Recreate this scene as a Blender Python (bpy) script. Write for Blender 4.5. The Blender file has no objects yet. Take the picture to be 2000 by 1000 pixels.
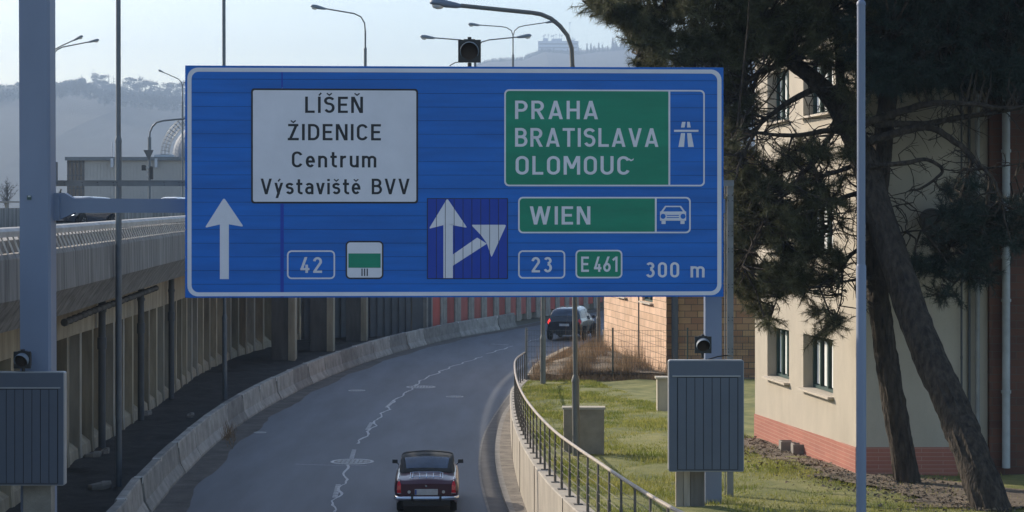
import bpy, math, random
import numpy as np
from mathutils import Vector, Matrix
R = math.radians
rnd = random.Random(7)
npr = np.random.default_rng(7)
scene = bpy.context.scene
C = scene.collection

# ---------------------------------------------------------------- camera
H = 7.0; F = 3900.0; YH = 420.0
cam_d = bpy.data.cameras.new("camera"); cam = bpy.data.objects.new("camera", cam_d); C.objects.link(cam)
cam.location = (0, 0, H); cam.rotation_euler = (R(90), 0, 0)
cam_d.sensor_width = 36; cam_d.lens = F/2000*36; cam_d.shift_y = (YH-500)/2000
cam_d.clip_start = 0.5; cam_d.clip_end = 9000
scene.camera = cam
scene.render.resolution_x = 1024; scene.render.resolution_y = 512

# ---------------------------------------------------------------- sky, sun
AZ = 50.0; EL = 25.9            # sun azimuth left of the viewing direction, elevation
world = bpy.data.worlds.new("World"); scene.world = world; world.use_nodes = True
wn = world.node_tree.nodes; wl = world.node_tree.links
bg = wn['Background']; sky = wn.new('ShaderNodeTexSky'); sky.sky_type = 'NISHITA'
sky.sun_disc = False; sky.sun_elevation = R(EL); sky.sun_rotation = R(-AZ)
sky.altitude = 200; sky.air_density = 1.0; sky.dust_density = 1.6; sky.ozone_density = 1.0
wl.new(sky.outputs[0], bg.inputs[0]); bg.inputs[1].default_value = 0.15
sun_d = bpy.data.lights.new("sun", 'SUN'); sun_d.energy = 4.0; sun_d.angle = R(0.5); sun_d.color = (1, .88, .72)
sun = bpy.data.objects.new("sun", sun_d); C.objects.link(sun)
sdir = Vector((-math.sin(R(AZ))*math.cos(R(EL)), math.cos(R(AZ))*math.cos(R(EL)), math.sin(R(EL))))
sun.rotation_euler = sdir.to_track_quat('Z', 'Y').to_euler(); sun.location = (-30, 40, 40)
vs = scene.view_settings
vs.view_transform = 'Standard'; vs.look = 'None'; vs.gamma = 1; vs.use_curve_mapping = False
vs.exposure = 0.56
HAZE = 0.00028

# ---------------------------------------------------------------- materials
def mat(name, col, rough=.8, metal=0, var=.25, vscale=3.0, bump=0, bscale=30.0, stretch=(1,1,1), detail=5,
        col2=None, spec=.5, coat=0, emit=None, fine=0):
    m = bpy.data.materials.new(name); m.use_nodes = True
    nt = m.node_tree; n = nt.nodes; l = nt.links; b = n['Principled BSDF']
    b.inputs['Roughness'].default_value = rough; b.inputs['Metallic'].default_value = metal
    b.inputs['Specular IOR Level'].default_value = spec
    if coat: b.inputs['Coat Weight'].default_value = coat; b.inputs['Coat Roughness'].default_value = .05
    geo = n.new('ShaderNodeNewGeometry'); mp = n.new('ShaderNodeMapping'); mp.inputs['Scale'].default_value = stretch
    l.new(geo.outputs['Position'], mp.inputs['Vector'])
    nz = n.new('ShaderNodeTexNoise'); nz.inputs['Scale'].default_value = vscale; nz.inputs['Detail'].default_value = detail
    nz.inputs['Roughness'].default_value = .6
    l.new(mp.outputs[0], nz.inputs['Vector'])
    cr = n.new('ShaderNodeValToRGB'); cr.color_ramp.elements[0].position = .3; cr.color_ramp.elements[1].position = .7
    c1 = tuple(c*(1-var) for c in col); c2 = col2 or tuple(min(1, c*(1+var)) for c in col)
    cr.color_ramp.elements[0].color = (*c1, 1); cr.color_ramp.elements[1].color = (*c2, 1)
    l.new(nz.outputs['Fac'], cr.inputs[0])
    out = cr.outputs[0]
    if fine:
        n3 = n.new('ShaderNodeTexNoise'); n3.inputs['Scale'].default_value = 45; n3.inputs['Detail'].default_value = 3
        l.new(geo.outputs['Position'], n3.inputs['Vector'])
        mr = n.new('ShaderNodeMapRange'); mr.inputs[1].default_value = .3; mr.inputs[2].default_value = .7
        mr.inputs[3].default_value = 1-fine; mr.inputs[4].default_value = 1+fine
        l.new(n3.outputs['Fac'], mr.inputs[0])
        mx = n.new('ShaderNodeVectorMath'); mx.operation = 'SCALE'
        l.new(out, mx.inputs[0]); l.new(mr.outputs[0], mx.inputs['Scale']); out = mx.outputs[0]
    l.new(out, b.inputs['Base Color'])
    if bump:
        n2 = n.new('ShaderNodeTexNoise'); n2.inputs['Scale'].default_value = bscale; n2.inputs['Detail'].default_value = 4
        l.new(mp.outputs[0], n2.inputs['Vector'])
        bp = n.new('ShaderNodeBump'); bp.inputs['Strength'].default_value = bump; bp.inputs['Distance'].default_value = .02
        l.new(n2.outputs['Fac'], bp.inputs['Height']); l.new(bp.outputs[0], b.inputs['Normal'])
    if emit:
        b.inputs['Emission Color'].default_value = (*emit[0], 1); b.inputs['Emission Strength'].default_value = emit[1]
    m['out'] = 0
    return m

def brick_mat(name, c1, c2, mortar, bw, bh, ms, ang, bumpy=.3, var=.15):
    """bricks laid along a wall running at angle ang (radians) in plan"""
    m = bpy.data.materials.new(name); m.use_nodes = True
    nt = m.node_tree; n = nt.nodes; l = nt.links; b = n['Principled BSDF']; b.inputs['Roughness'].default_value = .85
    geo = n.new('ShaderNodeNewGeometry'); sp = n.new('ShaderNodeSeparateXYZ'); l.new(geo.outputs['Position'], sp.inputs[0])
    mx = n.new('ShaderNodeMath'); mx.operation = 'MULTIPLY'; mx.inputs[1].default_value = math.cos(ang); l.new(sp.outputs[0], mx.inputs[0])
    my = n.new('ShaderNodeMath'); my.operation = 'MULTIPLY_ADD'; my.inputs[1].default_value = math.sin(ang)
    l.new(sp.outputs[1], my.inputs[0]); l.new(mx.outputs[0], my.inputs[2])
    cb = n.new('ShaderNodeCombineXYZ'); l.new(my.outputs[0], cb.inputs[0]); l.new(sp.outputs[2], cb.inputs[1])
    bt = n.new('ShaderNodeTexBrick'); l.new(cb.outputs[0], bt.inputs['Vector'])
    bt.inputs['Color1'].default_value = (*c1, 1); bt.inputs['Color2'].default_value = (*c2, 1); bt.inputs['Mortar'].default_value = (*mortar, 1)
    bt.inputs['Scale'].default_value = 1; bt.inputs['Brick Width'].default_value = bw; bt.inputs['Row Height'].default_value = bh
    bt.inputs['Mortar Size'].default_value = ms; bt.inputs['Bias'].default_value = -.1
    nz = n.new('ShaderNodeTexNoise'); nz.inputs['Scale'].default_value = 1.2; nz.inputs['Detail'].default_value = 6; l.new(geo.outputs['Position'], nz.inputs['Vector'])
    mr = n.new('ShaderNodeMapRange'); mr.inputs[1].default_value = .3; mr.inputs[2].default_value = .7; mr.inputs[3].default_value = 1-var; mr.inputs[4].default_value = 1+var
    l.new(nz.outputs['Fac'], mr.inputs[0])
    vm = n.new('ShaderNodeVectorMath'); vm.operation = 'SCALE'; l.new(bt.outputs['Color'], vm.inputs[0]); l.new(mr.outputs[0], vm.inputs['Scale'])
    l.new(vm.outputs[0], b.inputs['Base Color'])
    bp = n.new('ShaderNodeBump'); bp.inputs['Strength'].default_value = bumpy; bp.inputs['Distance'].default_value = .01; bp.invert = True
    l.new(bt.outputs['Fac'], bp.inputs['Height']); l.new(bp.outputs[0], b.inputs['Normal'])
    return m

M = {}
M['asphalt'] = mat('asphalt', (.108,.120,.142), .70, var=.22, vscale=.9, stretch=(1,.13,1), bump=.25, bscale=60, detail=6, fine=.25, spec=.4)
M['asphalt_light'] = mat('asphalt_light', (.24,.235,.225), .85, var=.2, vscale=.5, fine=.1)
M['shoulder'] = mat('shoulder', (.095,.085,.075), .95, var=.4, vscale=1.3, bump=.4, fine=.3)
M['gutter'] = mat('gutter', (.12,.112,.105), .9, var=.25, vscale=2, bump=.3, fine=.2)
M['kerb'] = mat('kerb', (.22,.205,.185), .9, var=.25, vscale=4, bump=.2)
M['pavement'] = mat('pavement', (.20,.175,.145), .95, var=.35, vscale=2.5, bump=.5, bscale=40, fine=.3)
M['earth'] = mat('earth', (.035,.032,.028), .97, var=.5, vscale=1.6, bump=1, bscale=9, fine=.3)
M['ground'] = mat('ground', (.10,.10,.07), .95, var=.4, vscale=.05)
M['slat'] = mat('slat_concrete', (.48,.47,.45), .9, var=.2, vscale=3)
M['concrete'] = mat('concrete', (.27,.25,.22), .9, var=.25, vscale=1.5, bump=.2, bscale=25, fine=.08)
M['barrier'] = mat('barrier', (.25,.24,.22), .9, var=.3, vscale=2.2, bump=.25, bscale=20, fine=.12)
M['fascia'] = mat('fascia', (.215,.208,.195), .9, var=.5, vscale=1.0, stretch=(5,5,.3), bump=.9, bscale=1.6)
M['rib'] = mat('rib_concrete', (.35,.30,.215), .9, var=.3, vscale=1.2, stretch=(2,2,.4), bump=.2)  # warm tone of bounced light is put into this concrete colour
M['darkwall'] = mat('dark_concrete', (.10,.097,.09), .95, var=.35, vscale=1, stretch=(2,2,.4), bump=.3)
M['greypanel'] = mat('grey_panel', (.085,.09,.095), .8, var=.15, vscale=1.5)
M['redpanel'] = mat('red_panel', (.42,.085,.065), .8, var=.2, vscale=1.2, stretch=(1,1,.3))
M['blue'] = mat('sign_blue', (.0008,.125,.50), .42, var=.15, vscale=.9, stretch=(.5,1,4), spec=.35)
M['blue_dark'] = mat('sign_blue_dark', (.006,.045,.36), .45, var=.08, vscale=1.2, spec=.35)
M['white'] = mat('sign_white', (.68,.67,.73), .5, var=.06, vscale=1.5, spec=.3)
M['green'] = mat('sign_green', (.002,.22,.13), .45, var=.12, vscale=1.1, stretch=(.6,1,3), spec=.35)
M['black'] = mat('sign_black', (.012,.013,.018), .6, var=.1)
M['seam'] = mat('sign_seam', (.008,.02,.06), .8, var=.1)
M['steel'] = mat('painted_steel', (.17,.21,.30), .5, var=.07, vscale=1.2, stretch=(1,1,.3), spec=.4)
M['galv'] = mat('galvanised_steel', (.20,.205,.21), .5, metal=.5, var=.15, vscale=3)
M['pole'] = mat('grey_pole', (.17,.17,.155), .55, metal=.2, var=.12, vscale=3)
M['poledark'] = mat('dark_pole', (.12,.14,.16), .5, metal=.3, var=.12, vscale=3)
M['prism'] = mat('grey_lamella', (.088,.104,.14), .5, var=.06, vscale=1.2)
M['prismrim'] = mat('lamella_rim', (.33,.33,.34), .45, var=.05)
M['gap'] = mat('dark_gap', (.01,.011,.014), .9, var=.1)
M['lampbody'] = mat('lamp_body', (.16,.20,.25), .5, var=.08)
M['lampglass'] = mat('lamp_glass', (.55,.55,.52), .2, var=.1)
M['blackplastic'] = mat('black_plastic', (.014,.015,.017), .5, var=.2)
M['lens'] = mat('amber_lens', (.022,.012,.008), .65, var=.2)
M['visorlit'] = mat('visor_rim', (.5,.5,.5), .4, var=.05)
M['plaster'] = mat('plaster', (.46,.41,.335), .92, var=.09, vscale=1.6, stretch=(1,1,.45), bump=.15, bscale=60, fine=.03)
M['sill'] = mat('sill', (.52,.46,.38), .8, var=.1)
M['winframe'] = mat('window_frame', (.03,.07,.065), .5, var=.1)
M['glass'] = mat('window_glass', (.03,.04,.045), .06, var=.2, spec=.8)
M['curtain'] = mat('curtain', (.78,.80,.78), .9, var=.25, vscale=6, stretch=(1,1,.1))
M['bark'] = mat('bark', (.014,.011,.009), .95, var=.5, vscale=11, stretch=(1,1,.28), bump=1, bscale=16, col2=(.075,.057,.043))
M['bark'].node_tree.nodes['Bump'].inputs['Distance'].default_value = .08
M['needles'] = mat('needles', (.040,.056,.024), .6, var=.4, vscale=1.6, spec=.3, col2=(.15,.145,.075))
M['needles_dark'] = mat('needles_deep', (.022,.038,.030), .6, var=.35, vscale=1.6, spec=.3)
M['drybrush'] = mat('dry_brush', (.22,.155,.095), .95, var=.5, vscale=2)
M['grass'] = mat('grass_blades', (.15,.24,.025), .85, var=.35, vscale=.9, col2=(.42,.38,.115), spec=.2)
def leafy(m, f):
    nt = m.node_tree; b = nt.nodes['Principled BSDF']; src = b.inputs['Base Color'].links[0].from_socket; t = nt.nodes.new('ShaderNodeBsdfTranslucent'); mx = nt.nodes.new('ShaderNodeMixShader'); mx.inputs[0].default_value = f
    nt.links.new(src, t.inputs[0]); nt.links.new(b.outputs[0], mx.inputs[1]); nt.links.new(t.outputs[0], mx.inputs[2]); nt.links.new(mx.outputs[0], nt.nodes['Material Output'].inputs['Surface'])
leafy(M['grass'], .5); leafy(M['needles'], .3); leafy(M['drybrush'], .45)
M['lawn'] = mat('lawn_soil', (.14,.18,.035), .95, var=.4, vscale=1.0, bump=.6, bscale=14, col2=(.27,.25,.085), fine=.25)
M['dirt'] = mat('dirt_path', (.16,.125,.09), .95, var=.4, vscale=3, bump=1, bscale=20, fine=.3)
M['hill'] = mat('hill_forest', (.012,.017,.018), .95, var=.5, vscale=.02, bump=1, bscale=.1, col2=(.024,.028,.026))
M['fartree'] = mat('far_tree', (.012,.018,.018), .9, var=.3)
M['cladding'] = mat('cladding', (.34,.33,.315), .7, var=.08, vscale=.4)  # lightened to stand in for haze in front of the hall
M['whitewall'] = mat('white_wall', (.42,.45,.5), .8, var=.06)
M['green_post'] = mat('green_post', (.03,.05,.04), .5, var=.1)
M['wire'] = mat('fence_wire', (.10,.11,.10), .5, metal=.4, var=.1)
M['burgundy'] = mat('burgundy_paint', (.055,.005,.017), .3, var=.05, coat=.6)
M['darkcar'] = mat('dark_paint', (.012,.014,.022), .25, var=.05, coat=1)
M['bluecar'] = mat('blue_black_paint', (.010,.018,.034), .25, var=.05, coat=1)
M['whitecar'] = mat('white_paint', (.7,.7,.68), .3, var=.03, coat=1)
M['softtop'] = mat('soft_top', (.030,.034,.036), .85, var=.2, vscale=6, bump=.2)
M['carglass'] = mat('car_glass', (.03,.05,.09), .06, var=.3, spec=.9)
M['chrome'] = mat('chrome', (.75,.76,.78), .15, metal=1, var=.04)
M['tyre'] = mat('tyre', (.012,.012,.012), .9, var=.1)
M['alloy'] = mat('alloy', (.30,.31,.32), .35, metal=.7, var=.1)
M['redlens'] = mat('red_lens', (.60,.02,.03), .2, var=.1)
M['redlit'] = mat('lit_red_lens', (.5,.02,.02), .3, var=.1, emit=((1,.05,.04), .9))
M['headlit'] = mat('lit_headlight', (.8,.85,.9), .2, var=.05, emit=((.9,.95,1), 3))
M['plate'] = mat('number_plate', (.45,.46,.47), .6, var=.2, vscale=6)
M['euband'] = mat('plate_band', (.03,.08,.35), .6, var=.1)
M['paintwear'] = mat('worn_marking', (.50,.51,.52), .8, var=.35, vscale=9, fine=.25)
M['iron'] = mat('iron_cover', (.17,.17,.17), .6, var=.3, vscale=8)
M['tank'] = mat('tank_steel', (.10,.14,.20), .7, metal=0, var=.06)
M['palewall'] = mat('pale_plaster', (.46,.42,.34), .9, var=.1, vscale=2)
sunang = math.atan2(8.6, -1.06)
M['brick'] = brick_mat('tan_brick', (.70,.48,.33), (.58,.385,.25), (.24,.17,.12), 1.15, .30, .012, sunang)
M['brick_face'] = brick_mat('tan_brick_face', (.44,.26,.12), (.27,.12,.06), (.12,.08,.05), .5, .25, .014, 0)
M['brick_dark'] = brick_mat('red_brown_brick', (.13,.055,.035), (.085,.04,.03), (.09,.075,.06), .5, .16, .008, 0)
M['plinth'] = brick_mat('red_plinth', (.40,.155,.11), (.35,.13,.095), (.46,.28,.22), .9, .085, .005, sunang, .2, .08)
M['plinth_face'] = brick_mat('red_plinth_face', (.40,.155,.11), (.35,.13,.095), (.46,.28,.22), .9, .085, .005, 0, .2, .08)

# ---------------------------------------------------------------- mesh helpers
class MB:
    def __init__(s): s.v = []; s.f = []
    def add(s, v, f):
        o = len(s.v); s.v += [tuple(p) for p in v]; s.f += [tuple(i+o for i in q) for q in f]; return s
    def box(s, c, d, rz=0, ax=None):
        hx, hy, hz = d[0]/2, d[1]/2, d[2]/2; c = Vector(c); cs, sn = math.cos(rz), math.sin(rz)
        v = []
        for x in (-hx, hx):
            for y in (-hy, hy):
                for z in (-hz, hz): v.append((c.x+x*cs-y*sn, c.y+x*sn+y*cs, c.z+z))
        return s.add(v, [(0,1,3,2),(4,6,7,5),(0,4,5,1),(2,3,7,6),(0,2,6,4),(1,5,7,3)])
    def tube(s, pts, r, n=8, cap=True, jit=0):
        pts = [Vector(p) for p in pts]; rs = r if isinstance(r, (list, tuple)) else [r]*len(pts)
        o = len(s.v); up = None
        for i, p in enumerate(pts):
            t = (pts[min(i+1, len(pts)-1)]-pts[max(i-1, 0)]).normalized()
            if up is None:
                up = Vector((0,0,1)) if abs(t.z) < .9 else Vector((0,1,0))
            a = t.cross(up).normalized(); b = a.cross(t).normalized(); up = b
            for k in range(n):
                an = 2*math.pi*k/n; rr = rs[i]*(1+(rnd.uniform(-jit, jit) if jit else 0))
                q = p+a*math.cos(an)*rr+b*math.sin(an)*rr; s.v.append(tuple(q))
        for i in range(len(pts)-1):
            for k in range(n):
                k2 = (k+1) % n
                s.f.append((o+i*n+k, o+i*n+k2, o+(i+1)*n+k2, o+(i+1)*n+k))
        if cap:
            s.f.append(tuple(o+k for k in range(n-1, -1, -1))); s.f.append(tuple(o+(len(pts)-1)*n+k for k in range(n)))
        return s
    def lathe(s, prof, c, n=16, axis='z'):
        c = Vector(c); o = len(s.v)
        for (r, h) in prof:
            for k in range(n):
                a = 2*math.pi*k/n; x, y = r*math.cos(a), r*math.sin(a)
                p = {'z': (x, y, h), 'y': (x, h, y), 'x': (h, x, y)}[axis]
                s.v.append(tuple(c+Vector(p)))
        m = len(prof)
        for i in range(m-1):
            for k in range(n):
                k2 = (k+1) % n; s.f.append((o+i*n+k, o+i*n+k2, o+(i+1)*n+k2, o+(i+1)*n+k))
        s.f.append(tuple(o+k for k in range(n-1, -1, -1))); s.f.append(tuple(o+(m-1)*n+k for k in range(n)))
        return s
    def prism(s, poly, fn, d):
        """poly 2D, fn(u,w,depth)->world, thickness d"""
        n = len(poly); v = [fn(u, w, 0) for u, w in poly]+[fn(u, w, d) for u, w in poly]
        return s.add(v, [tuple(range(n)), tuple(range(2*n-1, n-1, -1))]+[(i, i+n, (i+1) % n+n, (i+1) % n) for i in range(n)])
    def loft(s, rings, closed=False, cap=False):
        o = len(s.v); n = len(rings[0])
        for r in rings: s.v += [tuple(p) for p in r]
        for i in range(len(rings)-1):
            for k in range(n if closed else n-1):
                k2 = (k+1) % n; s.f.append((o+i*n+k, o+i*n+k2, o+(i+1)*n+k2, o+(i+1)*n+k))
        if cap:
            s.f.append(tuple(o+k for k in range(n-1, -1, -1))); s.f.append(tuple(o+(len(rings)-1)*n+k for k in range(n)))
        return s

def tag(o, label=None, cat=None, group=None, kind=None):
    if label: o['label'] = label
    if cat: o['category'] = cat
    if group: o['group'] = group
    if kind: o['kind'] = kind
    return o
def thing(name, loc, label, cat, group=None, rz=0):
    o = bpy.data.objects.new(name, None); C.objects.link(o); o.location = loc; o.rotation_euler = (0, 0, rz)
    o.empty_display_size = .3
    return tag(o, label, cat, group)
def obj(name, mb, m, parent=None, smooth=False, local=False, kind=None):
    me = bpy.data.meshes.new(name); me.from_pydata(mb.v, [], mb.f); me.materials.append(M[m] if isinstance(m, str) else m)
    me.validate(); me.update()
    if smooth:
        me.polygons.foreach_set('use_smooth', [True]*len(me.polygons))
        try: me.set_sharp_from_angle(angle=R(40))
        except Exception: pass
    o = bpy.data.objects.new(name, me); C.objects.link(o)
    if parent:
        o.parent = parent
        if not local:
            # geometry is given in world metres: undo the offset of the things above it
            off = Vector((0,0,0)); q = parent
            while q: off += Vector(q.location); q = q.parent
            o.location = -off
    if kind: o['kind'] = kind
    return o
def struct(name, mb, m, smooth=False): return obj(name, mb, m, None, smooth, kind='structure')
def copy_tree(o, parent=None):
    c = o.copy(); C.objects.link(c); c.parent = parent
    for ch in list(o.children): copy_tree(ch, c)
    return c
def tri_mesh(name, V, m, parent=None, nper=3):
    n = len(V); me = bpy.data.meshes.new(name); me.vertices.add(n); me.vertices.foreach_set('co', V.astype(np.float32).ravel())
    nf = n//nper; me.loops.add(n); me.loops.foreach_set('vertex_index', np.arange(n, dtype=np.int32))
    me.polygons.add(nf); me.polygons.foreach_set('loop_start', np.arange(0, n, nper, dtype=np.int32))
    me.polygons.foreach_set('loop_total', np.full(nf, nper, dtype=np.int32)); me.update(calc_edges=True)
    me.materials.append(M[m]); o = bpy.data.objects.new(name, me); C.objects.link(o)
    if parent:
        o.parent = parent; off = Vector((0,0,0)); q = parent
        while q: off += Vector(q.location); q = q.parent
        o.location = -off
    return o

def at(x, y, d): return Vector(((x-1000)/F*d, d, H-(y-YH)/F*d))
def gz(y): return .75+(76-y)*.0245 if y < 76 else .75            # lawn height

def resample(pts, step):
    """smooth (Catmull-Rom) then equal spacing"""
    P = [Vector((p[0], p[1])) for p in pts]; out = []
    for i in range(len(P)-1):
        p0 = P[max(i-1, 0)]; p1 = P[i]; p2 = P[i+1]; p3 = P[min(i+2, len(P)-1)]
        for k in range(20):
            t = k/20; out.append(.5*((2*p1)+(p2-p0)*t+(2*p0-5*p1+4*p2-p3)*t*t+(3*p1-p0-3*p2+p3)*t**3))
    out.append(P[-1]); L = [0]
    for i in range(1, len(out)): L.append(L[-1]+(out[i]-out[i-1]).length)
    n = max(2, int(L[-1]/step)+1); res = []; j = 0
    for k in range(n):
        s = L[-1]*k/(n-1)
        while j < len(L)-2 and L[j+1] < s: j += 1
        t = (s-L[j])/max(1e-9, L[j+1]-L[j]); res.append(out[j].lerp(out[j+1], t))
    return res
def normals(P):
    """unit right-hand normals (towards +x for a path running +y)"""
    N = []
    for i in range(len(P)):
        t = (P[min(i+1, len(P)-1)]-P[max(i-1, 0)]).normalized(); N.append(Vector((t.y, -t.x)))
    return N
def sheet(A, B, za, zb, nx=6):
    mb = MB(); rings = []
    for a, b in zip(A, B):
        rings.append([(a.x+(b.x-a.x)*k/nx, a.y+(b.y-a.y)*k/nx, za+(zb-za)*k/nx) for k in range(nx+1)])
    return mb.loft(rings)

# ---------------------------------------------------------------- plan lines
BAR = [(-7.2,18),(-7.8,30),(-8.35,41.7),(-8.8,47.3),(-9.12,53.9),(-9.34,60.7),(-9.32,67.8),(-9.02,75.7),(-8.5,83.6),(-7.77,90.5),(-6.8,97.5),
       (-5.6,104.3),(-4.25,110.5),(-2.7,116.4),(-1,121.5),(.3,126)]
REDGE = [(1.6,18),(.75,30),(-.1,40),(-.54,47),(-.87,54),(-.93,61),(-.7,68),(0,79),(1.0,86.5),(2.3,95),(3.3,104),(5.6,118),(9,132),(14,150),(20,168)]
KERB = [(2.1,18),(1.25,30),(.4,40),(-.1,47),(-.42,54),(-.5,61),(-.33,69),(.1,75),(.5,80)]
RAIL = [(3.6,18),(2.65,25),(2.2,27.6),(1.8,30.8),(1.48,33.8),(1.15,37),(.86,40.2),(.56,45),(.30,51),(.14,58),(.09,66),(.16,71),(.48,76)]
VIA = [(-11.2,5),(-10.4,25),(-9.95,39),(-10.05,45),(-10.5,55),(-11.1,68),(-11.3,80),(-11.0,92),(-10.0,103),(-8.3,112),(-5.6,120),(-2,128),(1.5,137),(6,150),(14,168),(24,185),(40,205)]
WALL = [(-11.4,30),(-11.8,45),(-12.3,55),(-12.5,60.7),(-13.1,75.8),(-13.7,88.9),(-13.3,101),(-11.9,112)]
REDW = [(-4.9,117),(-2.4,124),(0,131),(2.5,139),(6.5,150.5),(14,169)]
def deckz(y): return 5.95+.008*(min(max(y, 0), 155)-43)

# ---------------------------------------------------------------- ground, road
g = MB(); g.add([(-3900,-40,-.06),(3900,-40,-.06),(3900,4800,-.06),(-3900,4800,-.06)], [(0,1,2,3)]); struct('ground', g, 'ground')
L = resample(BAR, 1.0); n_ = len(L)
Lext = resample(BAR+[(2.2,133),(5.9,147),(13,166)], 1.0)
Rr = resample(REDGE, 1.0)
def match(A, B, n=160):
    def pick(P, n): return [P[int(round(i*(len(P)-1)/(n-1)))] for i in range(n)]
    return pick(A, n), pick(B, n)
A_, B_ = match(Lext, Rr); struct('road', sheet(A_, B_, 0, 0), 'asphalt')
# dusty shoulder along the barrier, 4 mm above the road with a ragged inner edge
NB = normals(Lext); sh = MB(); rings = []
for i, (p, q) in enumerate(zip(Lext, NB)):
    w = 1.0+.10*math.sin(i*.7)+rnd.uniform(-.05, .05)
    rings.append([(p.x+q.x*.2, p.y+q.y*.2, .004), (p.x+q.x*w*.6, p.y+q.y*w*.6, .004), (p.x+q.x*w, p.y+q.y*w, .004)])
struct('road_shoulder', sh.loft(rings), 'shoulder')
K = resample(KERB, .5); KN = normals(K)
Rg = resample([p for p in REDGE if p[1] < 81]+[(.45,81)], .5)
A_, B_ = match([p-Vector((.02,0)) for p in Rg], K, 120); struct('gutter', sheet(A_, B_, .005, .005, 3), 'gutter')
kb = MB(); kb.loft([[(p.x, p.y, 0), (p.x, p.y, .12), (p.x+q.x*.14, p.y+q.y*.14, .12)] for p, q in zip(K, KN)]); struct('kerb', kb, 'kerb')
# bright joint line where asphalt meets gutter
jl = MB(); RN = normals(Rg); jl.loft([[(p.x-.03, p.y, .009), (p.x+.03, p.y, .009)] for p in Rg]); struct('road_edge_line', jl, 'kerb')
RL = resample(RAIL, .5); RNn = normals(RL)
A_, B_ = match([p+q*.14 for p, q in zip(K, KN)], [p-q*.1 for p, q in zip(RL, RNn)], 120)
struct('pavement', sheet(A_, B_, .121, .121, 3), 'pavement')
# dirt strip between barrier and viaduct wall
Wl = resample(WALL, 1.0)
A_, B_ = match(Wl+[Vector((-9, 114)), Vector((-5, 118))], [p for p in L if 20 < p.y < 122], 90)
gs = MB(); rings = []
for i, (a, b) in enumerate(zip(A_, B_)):
    rings.append([(a.x+(b.x-a.x)*k/8, a.y+(b.y-a.y)*k/8, -.02+(rnd.uniform(-.03, .09) if 0 < k < 8 else .03)) for k in range(9)])
rings = [[(x-1.5 if k == 0 else x, y, z) for k, (x, y, z) in enumerate(r)] for r in rings]
struct('dirt_strip', gs.loft(rings), 'earth', True)

# ---------------------------------------------------------------- road markings
def ribbon(pts, w, z):
    mb = MB(); P = [Vector((p[0], p[1])) for p in pts]; N = normals(P)
    return mb.loft([[(p.x-q.x*ww/2, p.y-q.y*ww/2, z), (p.x+q.x*ww/2, p.y+q.y*ww/2, z)] for p, q, ww in zip(P, N, w)])
def g0(x, y): d = F*H/(y-YH); return ((x-1000)/F*d, d)
def crack(pxs, w):
    P = [g0(*p) for p in pxs]; out = []
    for i in range(len(P)-1):
        a = Vector(P[i]); b = Vector(P[i+1]); n = max(2, int((b-a).length/.35))
        for k in range(n):
            p = a.lerp(b, k/n); out.append((p.x+rnd.uniform(-.035, .035)+.07*math.sin(p.y*2.3), p.y))
    out.append(P[-1]); return ribbon(out, [w*rnd.uniform(.5, 1.3) for _ in out], .009)
CW = 1.35
for px_, w_ in (([(650,1000),(655,975),(672,945),(674,925),(678,908)], .05),
                ([(697,867),(712,855),(730,832),(735,820),(757,800),(763,788),(790,770),(808,757),(828,740),(852,730),(880,717),(942,697)], .055),
                ([(952,691),(975,684),(1002,676)], .06), ([(1030,668),(1052,662)], .05), ([(1154,637),(1180,633)], .07)):
    struct('road_marking', crack(px_, w_*CW), 'paintwear')
def dash(x, y, x2, y2, w=.13):
    a = g0(x, y); b = g0(x2, y2); m_ = MB(); n = 9
    a = Vector(a); b = Vector(b)
    for k in range(n):
        p = a.lerp(b, k/n); q = a.lerp(b, (k+.68)/n); m_.loft([[(p.x-w/2, p.y, .0085), (p.x+w/2, p.y, .0085)], [(q.x-w/2, q.y, .0085), (q.x+w/2, q.y, .0085)]])
    struct('road_marking', m_, 'paintwear')
dash(686,898,692,878); dash(717,840,726,825); dash(755,796,770,782); dash(654,972,661,946); dash(806,757,815,750)
def cover(x, y, r, label):
    X, Y = g0(x, y); t = thing('manhole_cover', (X, Y, 0), label, 'manhole cover')
    m_ = MB(); n = 28
    m_.loft([[(X+rr*math.cos(a*2*math.pi/n), Y+rr*math.sin(a*2*math.pi/n), z) for a in range(n)] for rr, z in ((r, .004), (r*.99, .012), (r*.86, .012), (r*.85, .004))], closed=True)
    obj('ring', m_, 'paintwear', t)
    m_ = MB()
    m_.lathe([(r*.84, .004), (r*.84, .010)], (X, Y, 0), n); obj('lid', m_, 'iron', t)
    m_ = MB()
    for k in range(-3, 4):
        for j in range(-3, 4):
            if k*k+j*j < 11: m_.box((X+k*r*.2, Y+j*r*.2, .0115), (r*.11, r*.11, .005))
    obj('stud', m_, 'paintwear', t, kind='stuff')
cover(688, 902, .62, 'large studded manhole cover in the cracked centre line nearest the red roadster')
cover(822, 756, .60, 'wide manhole cover on the centre line farther along the road')
cover(697, 763, .34, 'small pale cover in the left lane')
cover(888, 775, .34, 'small pale cover in the right lane')
cover(508, 845, .2, 'tiny pale cover close to the concrete barrier')
struct('road_marking', ribbon([g0(577,907), g0(640,909), g0(716,910)], [.03,.03,.03], .0095), 'paintwear')
struct('road_marking', ribbon([g0(958,672), g0(975,673), g0(993,674)], [.09,.09,.09], .0095), 'paintwear')

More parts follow.
